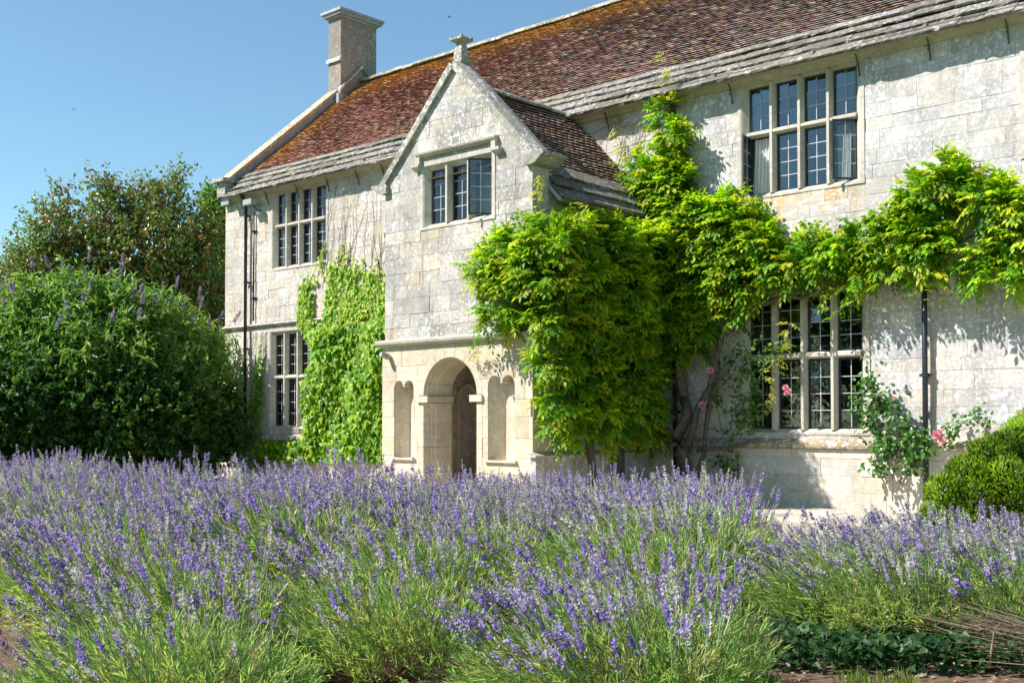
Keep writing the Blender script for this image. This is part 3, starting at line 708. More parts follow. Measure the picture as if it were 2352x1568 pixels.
slates((PEX, PY+.42, PEZ-.06), (0, 1, 0), pv, pn, -PY-.44, [(-.08, .34), (.24, .3), (.52, .26)], 4, proof_r)
slates((2*mid-PEX, PY+.42, PEZ-.06), (0, 1, 0), pvl, pnl, -PY-.44, [(-.08, .34)], 5, proof_l)
# ridge tiles
def ridge(p0, p1, axis, parent, r0=.12, step=.42):
    p0, p1 = np.array(p0, float), np.array(p1, float); L_ = np.linalg.norm(p1-p0); d = (p1-p0)/L_; sd = np.array([-d[1], d[0], 0]); n = int(L_/step)
    for i in range(n):
        a = p0+d*(L_*i/n+.004); b = p0+d*(L_*(i+1)/n-.004); q = MB(); V = []
        dz = random.uniform(-.012, .012); k_ = random.uniform(.75, 1.2)
        for e in (a, b):
            for rr in (r0, r0-.025):
                for j in range(7):
                    an = math.pi*(j/6); V.append(e + sd*math.cos(an)*rr*1.25 + np.array([0, 0, math.sin(an)*rr*1.0 - .03 + dz]))
        F_ = [(j, j+1, 15+j, 14+j) for j in range(6)] + [(7+j, 8+j, 22+j, 21+j) for j in range(6)] + [(j, j+1, 8+j, 7+j) for j in range(6)] + [(14+j, 15+j, 22+j, 21+j) for j in range(6)] + [(0,7,21,14),(6,13,27,20)]
        q.add(V, F_, (k_, k_*.96, k_*.85)); q.obj('ridge_tile', M['coping'], parent, tint=True)
ridge((RX0, RIDGE_Y, RIDGE_Z), (XR, RIDGE_Y, RIDGE_Z), 0, roof); ridge((mid, PY+.42, PRZ), (mid, .1, PRZ), 1, proof_r, .10)
# left gable parapet and its coping, kneeler
m_ = MB(); m_.extrude_x([(-.15, roof_z(-.15)-.4), (4.3, roof_z(4.3)-.4), (4.3, roof_z(4.3)+.22), (-.15, roof_z(-.15)+.22)], XL, XL+.36); m_.obj('parapet', M['lead_sheet'], house)
nseg = 9
for i in range(nseg):
    y0, y1 = -.18+(3.75+.18)*i/nseg+.003, -.18+(3.75+.18)*(i+1)/nseg-.003; o1 = .22; m_ = MB()
    m_.extrude_x([(y0, roof_z(y0)+o1), (y1, roof_z(y1)+o1), (y1, roof_z(y1)+o1+.10), (y0, roof_z(y0)+o1+.10)], XL-.06, XL+.42); m_.obj('coping_stone', M['coping_lichen'], house)
m_ = MB(); m_.box((XL-.14, -.36, 7.88), (XL+.40, .06, 7.98)); m_.box((XL-.05, -.24, 7.5), (XL+.32, .02, 7.88)); m_.obj('kneeler', M['coping'], house)
# chimney
cx0, cx1, cy0, cy1 = -26.16, -25.60, 3.50, 4.86
m_ = MB(); m_.box((cx0, cy0, 9.5), (cx1, cy1, 13.30)); chim = m_.obj('chimney', M['render'], house)
m_ = MB()
for (e, a, b) in ((.04, 13.27, 13.33), (.12, 13.33, 13.41), (.17, 13.41, 13.49)): m_.box((cx0-e, cy0-e, a), (cx1+e, cy1+e, b+.001))
m_.obj('chimney_cap', M['lead_sheet'], chim)
m_ = MB(); m_.add([(cx0-.05, cy0-.06, 11.98), (cx1+.02, cy0-.06, 11.98), (cx1+.02, cy0-.06, 12.06), (cx0-.05, cy0-.06, 12.06), (cx0-.05, cy0+.02, 12.0), (cx1+.02, cy0+.02, 12.0), (cx1+.02, cy0+.02, 12.14), (cx0-.05, cy0+.02, 12.14)], [(0,1,2,3),(3,2,6,7),(0,1,5,4),(0,3,7,4),(1,2,6,5)]); m_.obj('drip_ledge', M['lead'], chim)
m_ = MB()
for (ya, za, yb, zb) in ((3.4, roof_z(3.4)+.30, 4.25, roof_z(4.25)+.42), (4.25, roof_z(4.25)+.42, 4.75, roof_z(4.25)+.02)):
    m_.add([(cx1-.02, ya, za), (cx1-.02, yb, zb), (cx1-.02, yb, zb+.08), (cx1-.02, ya, za+.08), (cx1+.10, ya, za), (cx1+.10, yb, zb), (cx1+.10, yb, zb+.08), (cx1+.10, ya, za+.08)], [(0,1,2,3),(4,5,6,7),(3,2,6,7),(0,1,5,4),(0,3,7,4),(1,2,6,5)])
m_.obj('weathering', M['coping'], chim)
m_ = MB(); m_.box((cx1-.01, 3.35, roof_z(3.35)-.1), (cx1+.09, 3.75, roof_z(3.4)+.24)); m_.obj('flashing', M['lead_sheet'], chim)

# ---------------------------------------------------------------- gutters, brackets, drainpipes, lamp
def gutter(name, p0, p1, label, r0=.065, brk=(), side=None):
    g = empty(name, p0, label, 'gutter'); p0, p1 = Vector(p0), Vector(p1); d = (p1-p0).normalized(); s = Vector((-d.y, d.x, 0)); L_ = (p1-p0).length; n = max(2, int(L_/1.8))
    q = MB(); V = []; NS = n*2+1
    for i in range(NS):
        p = p0.lerp(p1, i/(NS-1)) + Vector((0, 0, .012*math.sin(i*1.3)))
        for rr in (r0, r0-.01):
            for j in range(9):
                an = math.pi + math.pi*j/8; V.append(p + s*math.cos(an)*rr + Vector((0, 0, math.sin(an)*rr)))
    F_ = []
    for i in range(NS-1):
        b = i*18; F_ += [(b+j, b+j+1, b+18+j+1, b+18+j) for j in range(8)] + [(b+9+j, b+10+j, b+27+j+1, b+27+j) for j in range(8)] + [(b, b+9, b+27, b+18), (b+8, b+17, b+35, b+26)]
    q.add(V, F_); q.obj('trough', M['gutter'], g)
    for i in range(1, n):
        p = p0.lerp(p1, i/n); q = MB(); q.tube([p-d*.03+Vector((0,0,-.004)), p+d*.03+Vector((0,0,-.004))], r0+.008, 10); q.obj('joint_collar', M['gutter'], g)
    return g
g = gutter('roof_gutter', (XL+.3, EY+.08, 7.52), (XR, EY+.08, 7.53), 'rusty half-round gutter along the main eaves')
for xb in (-24.18, -22.9, -21.7, -20.58, -19.67, -13.18, -11.95, -10.44, -8.07, -6.90, -5.72, -4.5):
    q = MB(); q.tube([(xb, EY+.10, 7.47), (xb, EY+.13, 7.40), (xb, -.10, 7.33), (xb, -.06, 7.22), (xb, -.025, 7.07)], .014, 6); q.tube([(xb, EY+.0, 7.50), (xb, EY+.06, 7.445), (xb, EY+.14, 7.45)], .014, 5)
    for zz_ in (7.30, 7.24): q.tube([(xb-.02, -.12+.3*(7.33-zz_), zz_), (xb+.02, -.08, zz_-.03)], .016, 5)
    q.obj('bracket', M['iron_old'], g)
g2 = gutter('porch_gutter', (PEX+.02, PY+.45, PEZ-.06), (PEX+.02, -.05, PEZ-.05), 'dark gutter along the porch eaves above the wisteria', .05)
q = MB(); q.tube([(PEX-.02, PY+.75, PEZ-.10), (PEX-.12, PY+.75, PEZ-.2), (PX1+.04, PY+.75, PEZ-.35), (PX1+.02, PY+.75, PEZ-.65)], .016, 6); q.obj('bracket', M['iron'], g2)
q = MB(); q.tube([(PEX-.02, PY+2.5, PEZ-.10), (PEX-.12, PY+2.5, PEZ-.2), (PX1+.04, PY+2.5, PEZ-.35), (PX1+.02, PY+2.5, PEZ-.65)], .016, 6); q.obj('bracket', M['iron'], g2)
def pipe(x, ztop, zbot, label, head=True, rad=.042, y=-.11):
    g = empty('drainpipe', (x, y, zbot), label, 'drainpipe', 'iron drainpipes on the house'); q = MB()
    if head: q.tube([(x, EY+.08, ztop+.02), (x, EY+.08, ztop-.10), (x+.01, EY+.11, ztop-.22), (x, y, ztop-.36), (x, y, zbot)], rad, 10)
    else: q.tube([(x, y, ztop), (x, y, zbot)], rad, 10)
    q.obj('pipe', M['iron'], g, smooth=True)
    if head:
        q = MB(); q.lathe([(.05, -.16), (.062, -.15), (.062, -.10), (.05, -.09), (.065, 0)], (x, EY+.08, ztop), 10); q.obj('hopper', M['iron'], g)
    z = ztop - (.6 if head else .5)
    while z > zbot + .3:
        q = MB(); q.lathe([(rad, -.03), (rad+.012, -.028), (rad+.012, .028), (rad, .03)], (x, y, z), 10); q.box((x-.10, y+.02, z-.022), (x+.10, y+.045, z+.022)); q.box((x-.03, y+.04, z-.02), (x+.03, .03, z+.02)); q.obj('clip', M['iron'], g); z -= 1.75
    return g
pipe(-25.05, 7.48, .1, 'black drainpipe at the far corner of the house beside the lamp')
pipe(-11.62, 7.48, .1, 'black drainpipe in the corner by the porch, wrapped in wisteria')
pipe(-7.0, 4.42, .15, 'black drainpipe coming down out of the wisteria beside the rose', head=False)
pipe(-24.78, 6.95, 4.1, 'thin pale conduit running down beside the far drainpipe', head=False, rad=.022, y=-.05)
lamp = empty('floodlight', (-24.68, -.2, 7.1), 'small grey floodlight on the wall under the far eaves', 'lamp')
q = MB(); q.box((-24.86, -.34, 7.10), (-24.5, -.16, 7.24)); q.obj('housing', M['grey_plastic'], lamp)
q = MB(); q.tube([(-24.6, -.2, 7.1), (-24.55, -.15, 7.0), (-24.5, -.02, 6.95)], .02, 6); q.obj('arm', M['iron_old'], lamp)
q = MB(); q.lathe([(.02, .0), (.07, .02), (.085, .08), (.03, .12)], (-24.42, -.12, 6.80), 10); q.obj('sensor', M['grey_plastic'], lamp)
lamp2 = empty('wall_light', (-15.78, PYL-.1, 2.66), 'small bullet shaped wall light below the porch string course', 'lamp')
q = MB(); q.tube([(-15.80, PYL-.20, 2.70), (-15.77, PYL-.05, 2.66), (-15.76, PYL+.03, 2.64)], [.05, .06, .03], 8); q.obj('housing', M['grey_plastic'], lamp2)
sb = empty('wall_bracket', (-19.4, -.05, 4.98), 'small dark box fixed to the wall beside the porch', 'box'); q = MB(); q.box((PX0-.08, PY+.05, 4.92), (PX0+.0, PY+.16, 5.02)); q.tube([(PX0-.04, PY+.1, 4.92), (PX0-.02, PY+.12, 4.85)], .01, 5); q.obj('casing', M['iron'], sb)

# ---------------------------------------------------------------- curtains
def curtain(x0, x1, z0, z1, y, mat, label, sway=0., amp=.025, nf=5):
    n = 40; V = []; F_ = []
    for j in range(9):
        v = j/8
        for i in range(n):
            u = i/(n-1); V.append((x0+(x1-x0)*u + sway*(1-v)**2, y+amp*math.sin(u*nf*2*math.pi + v*1.2) + .01*math.sin(7*v+9*u), z0+(z1-z0)*v))
    V2 = [(a, b+.004, c) for a, b, c in V]; m = len(V)
    for j in range(8):
        for i in range(n-1): F_ += [(j*n+i, j*n+i+1, (j+1)*n+i+1, (j+1)*n+i), (m+j*n+i, m+(j+1)*n+i, m+(j+1)*n+i+1, m+j*n+i+1)]
    o = np_obj('curtain', V+V2, F_, mat, None, np.ones((2*m, 3)), True); tag(o, label, 'curtain', 'curtains in the manor windows'); return o
curtain(-10.12, -9.80, 5.45, 7.28, .205, M['curtain'], 'white curtain beside the open casement nearest the drainpipe', -.06)
curtain(-8.62, -8.28, 5.45, 7.28, .205, M['curtain'], 'white curtain behind the far open casement of the upper window', -.05)
curtain(-10.25, -9.78, 1.35, 3.6, .40, M['curtain_beige'], 'beige curtain in the ground floor window beside the climbing rose')
curtain(-13.86, -13.4, 5.03, 5.98, PY+.34, M['curtain'], 'pale curtain in the porch window')

# ================================================================ planting
def unit(a): return a/np.maximum(np.linalg.norm(a, axis=-1, keepdims=True), 1e-9)
class Leaves:
    """gathers leaf polygons (triangles) with a colour each"""
    def __init__(s): s.V = []; s.F = []; s.T = []; s.n = 0
    def _push(s, V, F, T):
        k = V.shape[1]; n = len(V); s.V.append(V.reshape(-1, 3)); s.F.append((F[None]+(np.arange(n)*k)[:, None, None]).reshape(-1, 3)+s.n); s.T.append(np.repeat(T, k, 0)); s.n += n*k
    def diamond(s, P, D, Nn, L, W, T, fold=.18, at=.45):
        D = unit(D); S = unit(np.cross(D, Nn)); U = np.cross(S, D); L = np.broadcast_to(L, len(P))[:, None]; W = np.broadcast_to(W, len(P))[:, None]
        V = np.stack([P, P+D*L*at+S*W/2+U*W*fold, P+D*L-U*L*.08, P+D*L*at-S*W/2+U*W*fold], 1); s._push(V, np.array([(0, 1, 2), (0, 2, 3)]), T)
    def lobed(s, P, D, Nn, L, T):
        D = unit(D); S = unit(np.cross(D, Nn)); U = np.cross(S, D); L = np.broadcast_to(L, len(P))[:, None]
        q = [(0, 0, 0), (-.52, .22, .10), (-.24, .52, .05), (0, 1.0, -.12), (.24, .52, .05), (.52, .22, .10)]
        V = np.stack([P+S*L*a+D*L*b+U*L*c for a, b, c in q], 1); s._push(V, np.array([(0, 1, 2), (0, 2, 3), (0, 3, 4), (0, 4, 5)]), T)
    def pinnate(s, P, D, L, T, r, pairs=5, droop=.26, w=.44):
        n = len(P); D = unit(D); L = np.broadcast_to(L, n); up = np.array([0, 0, 1.]); S = unit(np.cross(D, up)+1e-4); down = np.array([0, 0, -1.])
        for k in range(pairs+1):
            t = .22+.78*k/pairs; Q = P + D*(L*t)[:, None] + down*(L*droop*t*t)[:, None]; dd = unit(D+down*(2*droop*t)); ll = L*(.40-.10*abs(t-.55))
            Nn = np.cross(S, dd)
            if k == pairs: s.diamond(Q, dd+r.normal(0, .15, (n, 3)), Nn, ll, ll*w, T)
            else:
                for sg in (-1, 1): s.diamond(Q, S*sg*.85+dd*.55+down*.28+r.normal(0, .14, (n, 3)), Nn+r.normal(0, .25, (n, 3)), ll, ll*w, T*r.uniform(.88, 1.1, (n, 1)))
    def obj(s, name, mat, parent=None, kind='stuff'):
        o = np_obj(name, np.concatenate(s.V), np.concatenate(s.F), mat, parent, np.concatenate(s.T))
        if kind: o['kind'] = kind
        return o
def blob_points(blobs, n, r, lo=.78, hi=1.05, inner=.72, minz=None):
    B = np.array(blobs, float); rad = B[:, 3:6]; ar = rad.prod(1)**(2/3); out_p = []; out_n = []; got = 0
    while got < n:
        k = r.choice(len(B), size=n, p=ar/ar.sum()); d = unit(r.normal(size=(n, 3))); f = r.uniform(lo, hi, n)[:, None]
        P = B[k, :3] + d*rad[k]*f; Nn = unit(d/rad[k]); ok = np.ones(n, bool)
        for b in B:
            q = (((P-b[:3])/b[3:6])**2).sum(1); ok &= q > inner**2*.999
        if minz is not None: ok &= P[:, 2] > minz
        out_p.append(P[ok]); out_n.append(Nn[ok]); got += ok.sum()
        if ok.sum() == 0: break
    return np.concatenate(out_p)[:n], np.concatenate(out_n)[:n]
def pick(cols, n, r, var=.22):
    c = np.array(cols)[r.integers(0, len(cols), n)]; return c*r.uniform(1-var, 1+var, (n, 1))

# ---------------------------------------------------------------- wisteria
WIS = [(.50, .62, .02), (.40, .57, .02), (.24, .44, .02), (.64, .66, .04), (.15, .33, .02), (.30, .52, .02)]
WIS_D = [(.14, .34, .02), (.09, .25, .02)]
def wisteria(name, blobs, nros, r, parent_lbl, base, per=7, Lr=(.24, .38), clear=None):
    root = empty('wisteria', base, *parent_lbl); lv = Leaves()
    P, Nn = blob_points(blobs, nros, r)
    if clear: ok = clear(P); P, Nn = P[ok], Nn[ok]
    n = len(P)
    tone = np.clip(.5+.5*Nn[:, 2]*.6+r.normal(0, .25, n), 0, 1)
    for k in range(per):
        D = unit(Nn*.8 + unit(r.normal(size=(n, 3)))*.9 + np.array([0, -.1, .22]))
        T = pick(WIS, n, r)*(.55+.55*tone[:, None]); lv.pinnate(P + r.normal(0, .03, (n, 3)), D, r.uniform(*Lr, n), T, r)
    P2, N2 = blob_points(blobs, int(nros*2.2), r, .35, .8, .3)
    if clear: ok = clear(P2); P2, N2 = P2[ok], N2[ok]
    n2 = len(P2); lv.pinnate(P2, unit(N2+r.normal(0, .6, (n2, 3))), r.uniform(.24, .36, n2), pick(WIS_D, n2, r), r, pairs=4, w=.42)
    lv.obj('foliage', M['leaf'], root)
    return root
def px_blob(x, y, rp, Y=None, X=None, squash=1.0, ry=None):
    p = at(x, y, Y=Y, X=X); d = np.linalg.norm(p-_c); m = rp/2600*d*.86
    return (*p, m, m*(ry or .75), m*squash)
r1 = np.random.default_rng(21)
pb = [px_blob(x, y, q, Y=-3.62, ry=.5) for x, y, q in ((1150, 590, 52), (1118, 612, 32), (1190, 555, 50), (1145, 715, 42), (1112, 745, 26), (1195, 690, 46), (1180, 650, 36), (1215, 620, 50))]
pb += [px_blob(x, y, q, X=-11.75) for x, y, q in ((1255, 540, 55), (1325, 550, 58), (1400, 570, 64), (1470, 575, 55), (1255, 625, 66), (1330, 655, 76), (1420, 660, 76), (1490, 650, 56), (1265, 722, 60), (1345, 750, 68), (1430, 752, 74), (1495, 735, 48), (1272, 830, 46), (1350, 842, 66), (1440, 850, 68), (1505, 842, 34), (1280, 925, 50), (1360, 930, 56), (1435, 930, 62), (1490, 950, 40), (1300, 985, 34), (1385, 975, 38))]
clear_p = lambda P: ~((P[:, 0] < PX1-.02) & (P[:, 1] > PY-.06)) & (P[:, 1] < -.03)
wis1 = wisteria('wisteria', pb, 560, r1, ('huge yellow-green wisteria mounded against the shaded side of the porch', 'climber'), (-11.9, -1.2, 0), clear=clear_p)
wb = [px_blob(x, y, q, Y=-.34, ry=.55) for x, y, q in ((x, y-(30 if x > 1740 else 6), q*(.86 if x > 1740 else 1)) for x, y, q in ((1585, 535, 80), (1665, 520, 72), (1735, 545, 44), (1615, 640, 74), (1555, 630, 60), (1700, 630, 66), (1545, 480, 36), (1580, 725, 50), (1625, 735, 36), (1690, 710, 26), (1545, 790, 32), (1600, 785, 24), (1500, 1000, 22), (1500, 425, 40), (1465, 395, 26), (1545, 430, 40),
      (1545, 390, 26), (1540, 345, 20), (1538, 300, 18), (1530, 258, 18), (1560, 320, 14),
      (1775, 632, 44), (1840, 622, 48), (1880, 575, 26), (1915, 612, 46), (1985, 592, 54), (2055, 560, 60), (1950, 545, 22), (2120, 490, 60), (2165, 425, 36), (2200, 460, 40), (2130, 585, 62), (2270, 500, 48), (2320, 500, 46), (2350, 580, 50), (2235, 625, 34), (2330, 640, 40), (2400, 540, 60), (2060, 640, 30), (1805, 668, 26), (1885, 664, 24), (2130, 668, 26), (1965, 660, 24), (2280, 668, 20), (1745, 600, 46)))]
clear_w = lambda P: P[:, 1] < -.03
wis2 = wisteria('wisteria', wb, 640, r1, ('yellow-green wisteria trained along the main wall between the two storeys', 'climber'), (-11.1, -.5, 0), clear=clear_w)
# hanging sprays and pale young shoots
def spray(root, pts, r, cols, L=(.14, .22), per=.11, name='shoot'):
    pts = np.array(pts); seg = np.linalg.norm(np.diff(pts, axis=0), axis=1); tot = seg.sum(); n = max(3, int(tot/per)); cs = np.concatenate([[0], np.cumsum(seg)])
    P = np.stack([np.interp(np.linspace(0, tot, n), cs, pts[:, i]) for i in range(3)], 1); lv = Leaves()
    for _ in range(2): lv.pinnate(P, r.normal(size=(n, 3))*[1, .6, .5]+[0, -.5, 0], r.uniform(*L, n), pick(cols, n, r), r, pairs=4)
    lv.obj(name, M['leaf'], root); q = MB(); q.tube(pts, .006, 4); q.obj('shoot_stem', M['twig'], root)
PALE = [(.55, .50, .12), (.50, .52, .10)]
for pl_, Y in (([(1815, 740), (1800, 790), (1775, 840), (1770, 900), (1755, 930)], -.3), ([(1880, 670), (1890, 690), (1900, 705)], -.4), ([(1925, 670), (1930, 700), (1918, 725)], -.4), ([(2110, 640), (2120, 660), (2115, 690)], -.4), ([(2140, 660), (2160, 678), (2150, 690)], -.4), ([(1970, 640), (1975, 665), (1965, 690)], -.4), ([(1400, 265), (1415, 300), (1430, 340), (1420, 380)], -.15), ([(1530, 120), (1533, 160), (1530, 195)], -.45)):
    spray(wis2, [at(x, y, Y=Y) for x, y in pl_], r1, PALE if Y != -.4 else WIS)
for pl_ in ([(1243, 400), (1236, 440), (1240, 480), (1236, 510)], [(1100, 800), (1085, 815), (1075, 830)], [(1300, 590), (1325, 615), (1345, 640)], [(1310, 600), (1330, 625)], [(1390, 745), (1410, 760)], [(1458, 930), (1470, 950), (1480, 975)], [(1345, 470), (1340, 500)]):
    spray(wis1, [at(x, y, Y=-3.5) if x < 1250 else at(x, y, X=-11.3) for x, y in pl_], r1, PALE)
# trunks
def stems(root, lines, name='trunk', mat='bark', n=7):
    for pts, r0, r1_ in lines:
        q = MB(); k = len(pts); q.tube(pts, [r0+(r1_-r0)*i/(k-1) for i in range(k)], n); q.obj(name, M[mat], root, smooth=True)
def wob(p0, p1, k, amp, r): return [np.array(p0)+(np.array(p1)-np.array(p0))*i/(k-1) + (r.normal(0, amp, 3) if 0 < i < k-1 else 0) for i in range(k)]
stems(wis2, [(wob((-11.15, -.45, 0), (-11.3, -.3, 1.9), 7, .07, r1), .13, .10), (wob((-11.3, -.3, 1.9), (-11.5, -.25, 5.2), 8, .06, r1), .10, .04), (wob((-11.2, -.4, .9), (-10.2, -.3, 3.6), 8, .06, r1), .07, .03), (wob((-10.3, -.3, 3.3), (-6.0, -.25, 4.3), 10, .07, r1), .05, .02),
             (wob((-10.9, -.5, .95), (-10.0, -.28, 1.1), 5, .03, r1), .05, .03), (wob((-11.0, -.5, .0), (-10.6, -.3, 2.8), 7, .08, r1), .06, .03)])
stems(wis1, [(wob((-11.9, -1.3, 0), (-12.1, -1.2, 2.8), 7, .06, r1), .11, .08), (wob((-11.9, -2.3, 0), (-12.05, -1.9, 3.4), 7, .06, r1), .07, .05), (wob((-12.1, -1.2, 2.6), (-12.2, -3.2, 4.4), 7, .05, r1), .07, .03)])

# ---------------------------------------------------------------- creeper on the far wall
from_poly = [(-22.86, 4.9), (-22.2, 5.15), (-21.8, 5.35), (-21.2, 5.25), (-20.6, 5.1), (-20.0, 4.95), (-19.4, 4.6), (-18.9, 4.3), (-18.9, .55), (-24.3, .55), (-24.1, .98), (-22.35, 1.02), (-22.25, 3.75), (-22.8, 4.0)]
def in_poly(x, z, poly):
    ins = np.zeros(len(x), bool); n = len(poly)
    for i in range(n):
        (x1, z1), (x2, z2) = poly[i], poly[i-1]
        c = ((z1 > z) != (z2 > z)) & (x < (x2-x1)*(z-z1)/(z2-z1+1e-12)+x1); ins ^= c
    return ins
cr = empty('creeper', (-20.8, -.1, 0), 'dense green creeper hanging in shingled leaves beside the porch', 'climber'); lv = Leaves(); r2 = np.random.default_rng(5)
def creep(poly, dens, thick, cols, size=(.10, .15), noise=.0):
    xs = [p[0] for p in poly]; zs = [p[1] for p in poly]; A = (max(xs)-min(xs))*(max(zs)-min(zs)); n = int(A*dens)
    x = r2.uniform(min(xs), max(xs), n); z = r2.uniform(min(zs), max(zs), n); ok = in_poly(x, z, poly)
    if noise: ok &= (np.sin(x*7.3+z*2)+np.sin(z*5.1-x*3)+r2.normal(0, .6, n)) > noise-1.5
    x, z = x[ok], z[ok]; n = len(x); th = thick(x, z)*r2.uniform(.25, 1, n); P = np.stack([x, -.02-th, z], 1)
    D = np.stack([r2.normal(0, .35, n), -.35+r2.normal(0, .2, n), -np.ones(n)], 1); Nn = np.stack([r2.normal(0, .35, n), -np.ones(n), .55+r2.normal(0, .3, n)], 1)
    lv.lobed(P, D, Nn, r2.uniform(*size, n), pick(cols, n, r2))
dense = lambda x, z: np.where(z < 3.75, .30+.20*np.sin(x*3.3+z)*np.sin(z*2.4), .12)*np.clip((x+24.4)/1.0, .25, 1)
GRN = [(.18, .38, .02), (.24, .45, .03), (.12, .28, .015)]; YGR = [(.40, .52, .03), (.33, .49, .03), (.48, .54, .04)]
creep([(-22.25, 3.8), (-18.9, 3.8), (-18.9, .55), (-24.3, .55), (-24.1, .98), (-22.35, 1.02)], 560, dense, GRN+YGR[:2], (.11, .17)); creep([(-22.3, 3.4), (-22.8, 3.9), (-22.86, 4.9), (-22.3, 5.0), (-22.25, 4.0), (-21.8, 3.9), (-21.7, 5.3), (-20.2, 5.0), (-19.4, 4.6), (-18.9, 4.3), (-18.9, 3.4)], 640, lambda x, z: .05+.12*np.clip((4.7-z), 0, 1), YGR+GRN[:2], (.09, .14), .35)
creep([(-24.35, .55), (-24.2, 1.05), (-22.0, 1.0), (-22.0, .5)], 330, lambda x, z: .3+0*x, YGR+GRN)
# climbing runners reaching up the wall
for x0_, z0_, h in [(-22.75, 4.8, .35), (-22.45, 4.9, .3), (-22.15, 4.9, .6), (-21.92, 5.0, .9), (-21.6, 5.1, .35), (-21.3, 5.1, .75), (-21.05, 5.0, .85), (-20.8, 5.0, .45), (-20.5, 4.9, .5), (-20.2, 4.8, .4), (-19.95, 4.8, .55), (-19.7, 4.6, .4)]:
    n = int(h*42); t = np.sort(r2.random(n)); P = np.stack([x0_+.08*np.sin(t*5+x0_)+r2.normal(0, .045*(1-t)+.012, n), -.03-.05*r2.random(n), z0_+h*t], 1)
    lv.lobed(P, np.stack([r2.normal(0, .4, n), -.3*np.ones(n), -np.ones(n)], 1), np.stack([r2.normal(0, .4, n), -np.ones(n), .5*np.ones(n)], 1), r2.uniform(.07, .11, n)*(1.1-.4*t), pick(YGR, n, r2))
lv.obj('foliage', M['leaf'], cr)
for k in range(34):
    x_ = r2.uniform(-22.3, -19.5); z_ = r2.uniform(4.6, 5.4); h = r2.uniform(.8, 2.3); lean = r2.normal(.25, .35); pts = [(x_+lean*t*h*.5+.05*math.sin(8*t+k), -.012, z_+h*t*min(1, (7.2-z_)/h)) for t in np.linspace(0, 1, 7)]
    q = MB(); q.tube(pts, [.006, .006, .005, .005, .004, .003, .003], 4); q.obj('bare_stem', M['twig'], cr)
cr2 = empty('creeper', (-24.9, -.15, 0), 'narrow dark creeper climbing between the far drainpipe and the lower window', 'climber'); lv = Leaves()
creep([(-24.35, 3.75), (-24.6, 2.9), (-24.7, 2.2), (-25.1, 1.6), (-25.4, .3), (-24.15, .3), (-24.3, 1.2), (-24.28, 2.6)], 260, lambda x, z: .10+.10*(z < 1.6), GRN, (.09, .13))
lv.obj('foliage', M['leaf_glossy'], cr2)
for k in range(10):
    x_ = r2.uniform(-25.1, -24.4); pts = [(x_+.25*t+.04*math.sin(6*t+k), -.012, 1.5+2.3*t) for t in np.linspace(0, 1, 6)]; q = MB(); q.tube(pts, .005, 4); q.obj('bare_stem', M['twig'], cr2)
# bare vine twigs near the corner pipe
vt = [o for o in (wis2,)][0]
for k in range(26):
    a = at(1380+r1.uniform(-20, 120), r1.uniform(280, 420), Y=-.03); b = a+np.array([r1.normal(.5, .5), r1.uniform(-.12, 0), r1.normal(.25, .5)]); c = (a+b)/2+r1.normal(0, .12, 3)*[1, .1, 1]
    b[2] = min(b[2], 7.3); q = MB(); q.tube([a, c, b], [.006, .005, .003], 4); q.obj('bare_twig', M['dry_twig'], vt)

# ---------------------------------------------------------------- climbing roses
ROSE = [(.05, .14, .025), (.07, .18, .03), (.11, .23, .04)]
def rose_head(c, s, r, parent):
    lv = Leaves(); c = np.array(c); out = np.array([.35, -.85, .3])
    for ring_, (n, tilt, rr) in enumerate(((5, .25, .25), (6, .6, .5), (7, 1.0, .8), (7, 1.35, 1.0))):
        for k in range(n):
            a = 2*math.pi*(k+.4*ring_)/n; u = unit(np.cross(out, [0, 0, 1.])); v = np.cross(u, out); rad = u*math.cos(a)+v*math.sin(a)
            D = unit(out)*math.cos(tilt)+rad*math.sin(tilt); P = c+rad*s*.12*ring_*.5
            lv.diamond(P[None], D[None], (np.cross(D, np.cross(rad, D))*-1+out*.3)[None], np.array([s*.62]), np.array([s*.62]), pick([(.82, .26, .40), (.88, .40, .52), (.92, .54, .62)], 1, r, .1), .25, .6)
    lv.obj('rose_flower', M['petal'], parent, kind=None)
def rose(label, base, canes, nl, heads, r, cols=ROSE):
    root = empty('climbing_rose', base, label, 'rose'); lv = Leaves()
    for pts in canes:
        pts = np.array(pts); q = MB(); q.tube(pts, np.linspace(.014, .005, len(pts)), 5); q.obj('cane', M['twig'], root)
        m = int(nl/len(canes)); t = r.uniform(.18, 1, m)*(len(pts)-1); i = np.minimum(t.astype(int), len(pts)-2); f = (t-i)[:, None]; P = pts[i]*(1-f)+pts[i+1]*f + r.normal(0, .075, (m, 3))*[1.3, .7, 1]
        P[:, 1] = np.minimum(P[:, 1], -.04)
        for k in range(4):
            lv.diamond(P+r.normal(0, .035, (m, 3)), r.normal(size=(m, 3))*[1, .5, .6]+[0, -.4, -.5], r.normal(0, .5, (m, 3))+[0, -.8, .8], r.uniform(.07, .11, m), r.uniform(.05, .075, m), pick(cols, m, r), .1, .5)
    lv.obj('foliage', M['leaf_glossy'], root)
    for h in heads: rose_head(h[0], h[1], r, root)
r3 = np.random.default_rng(9)
A = lambda x, y, Y=-.3: at(x, y, Y=Y)
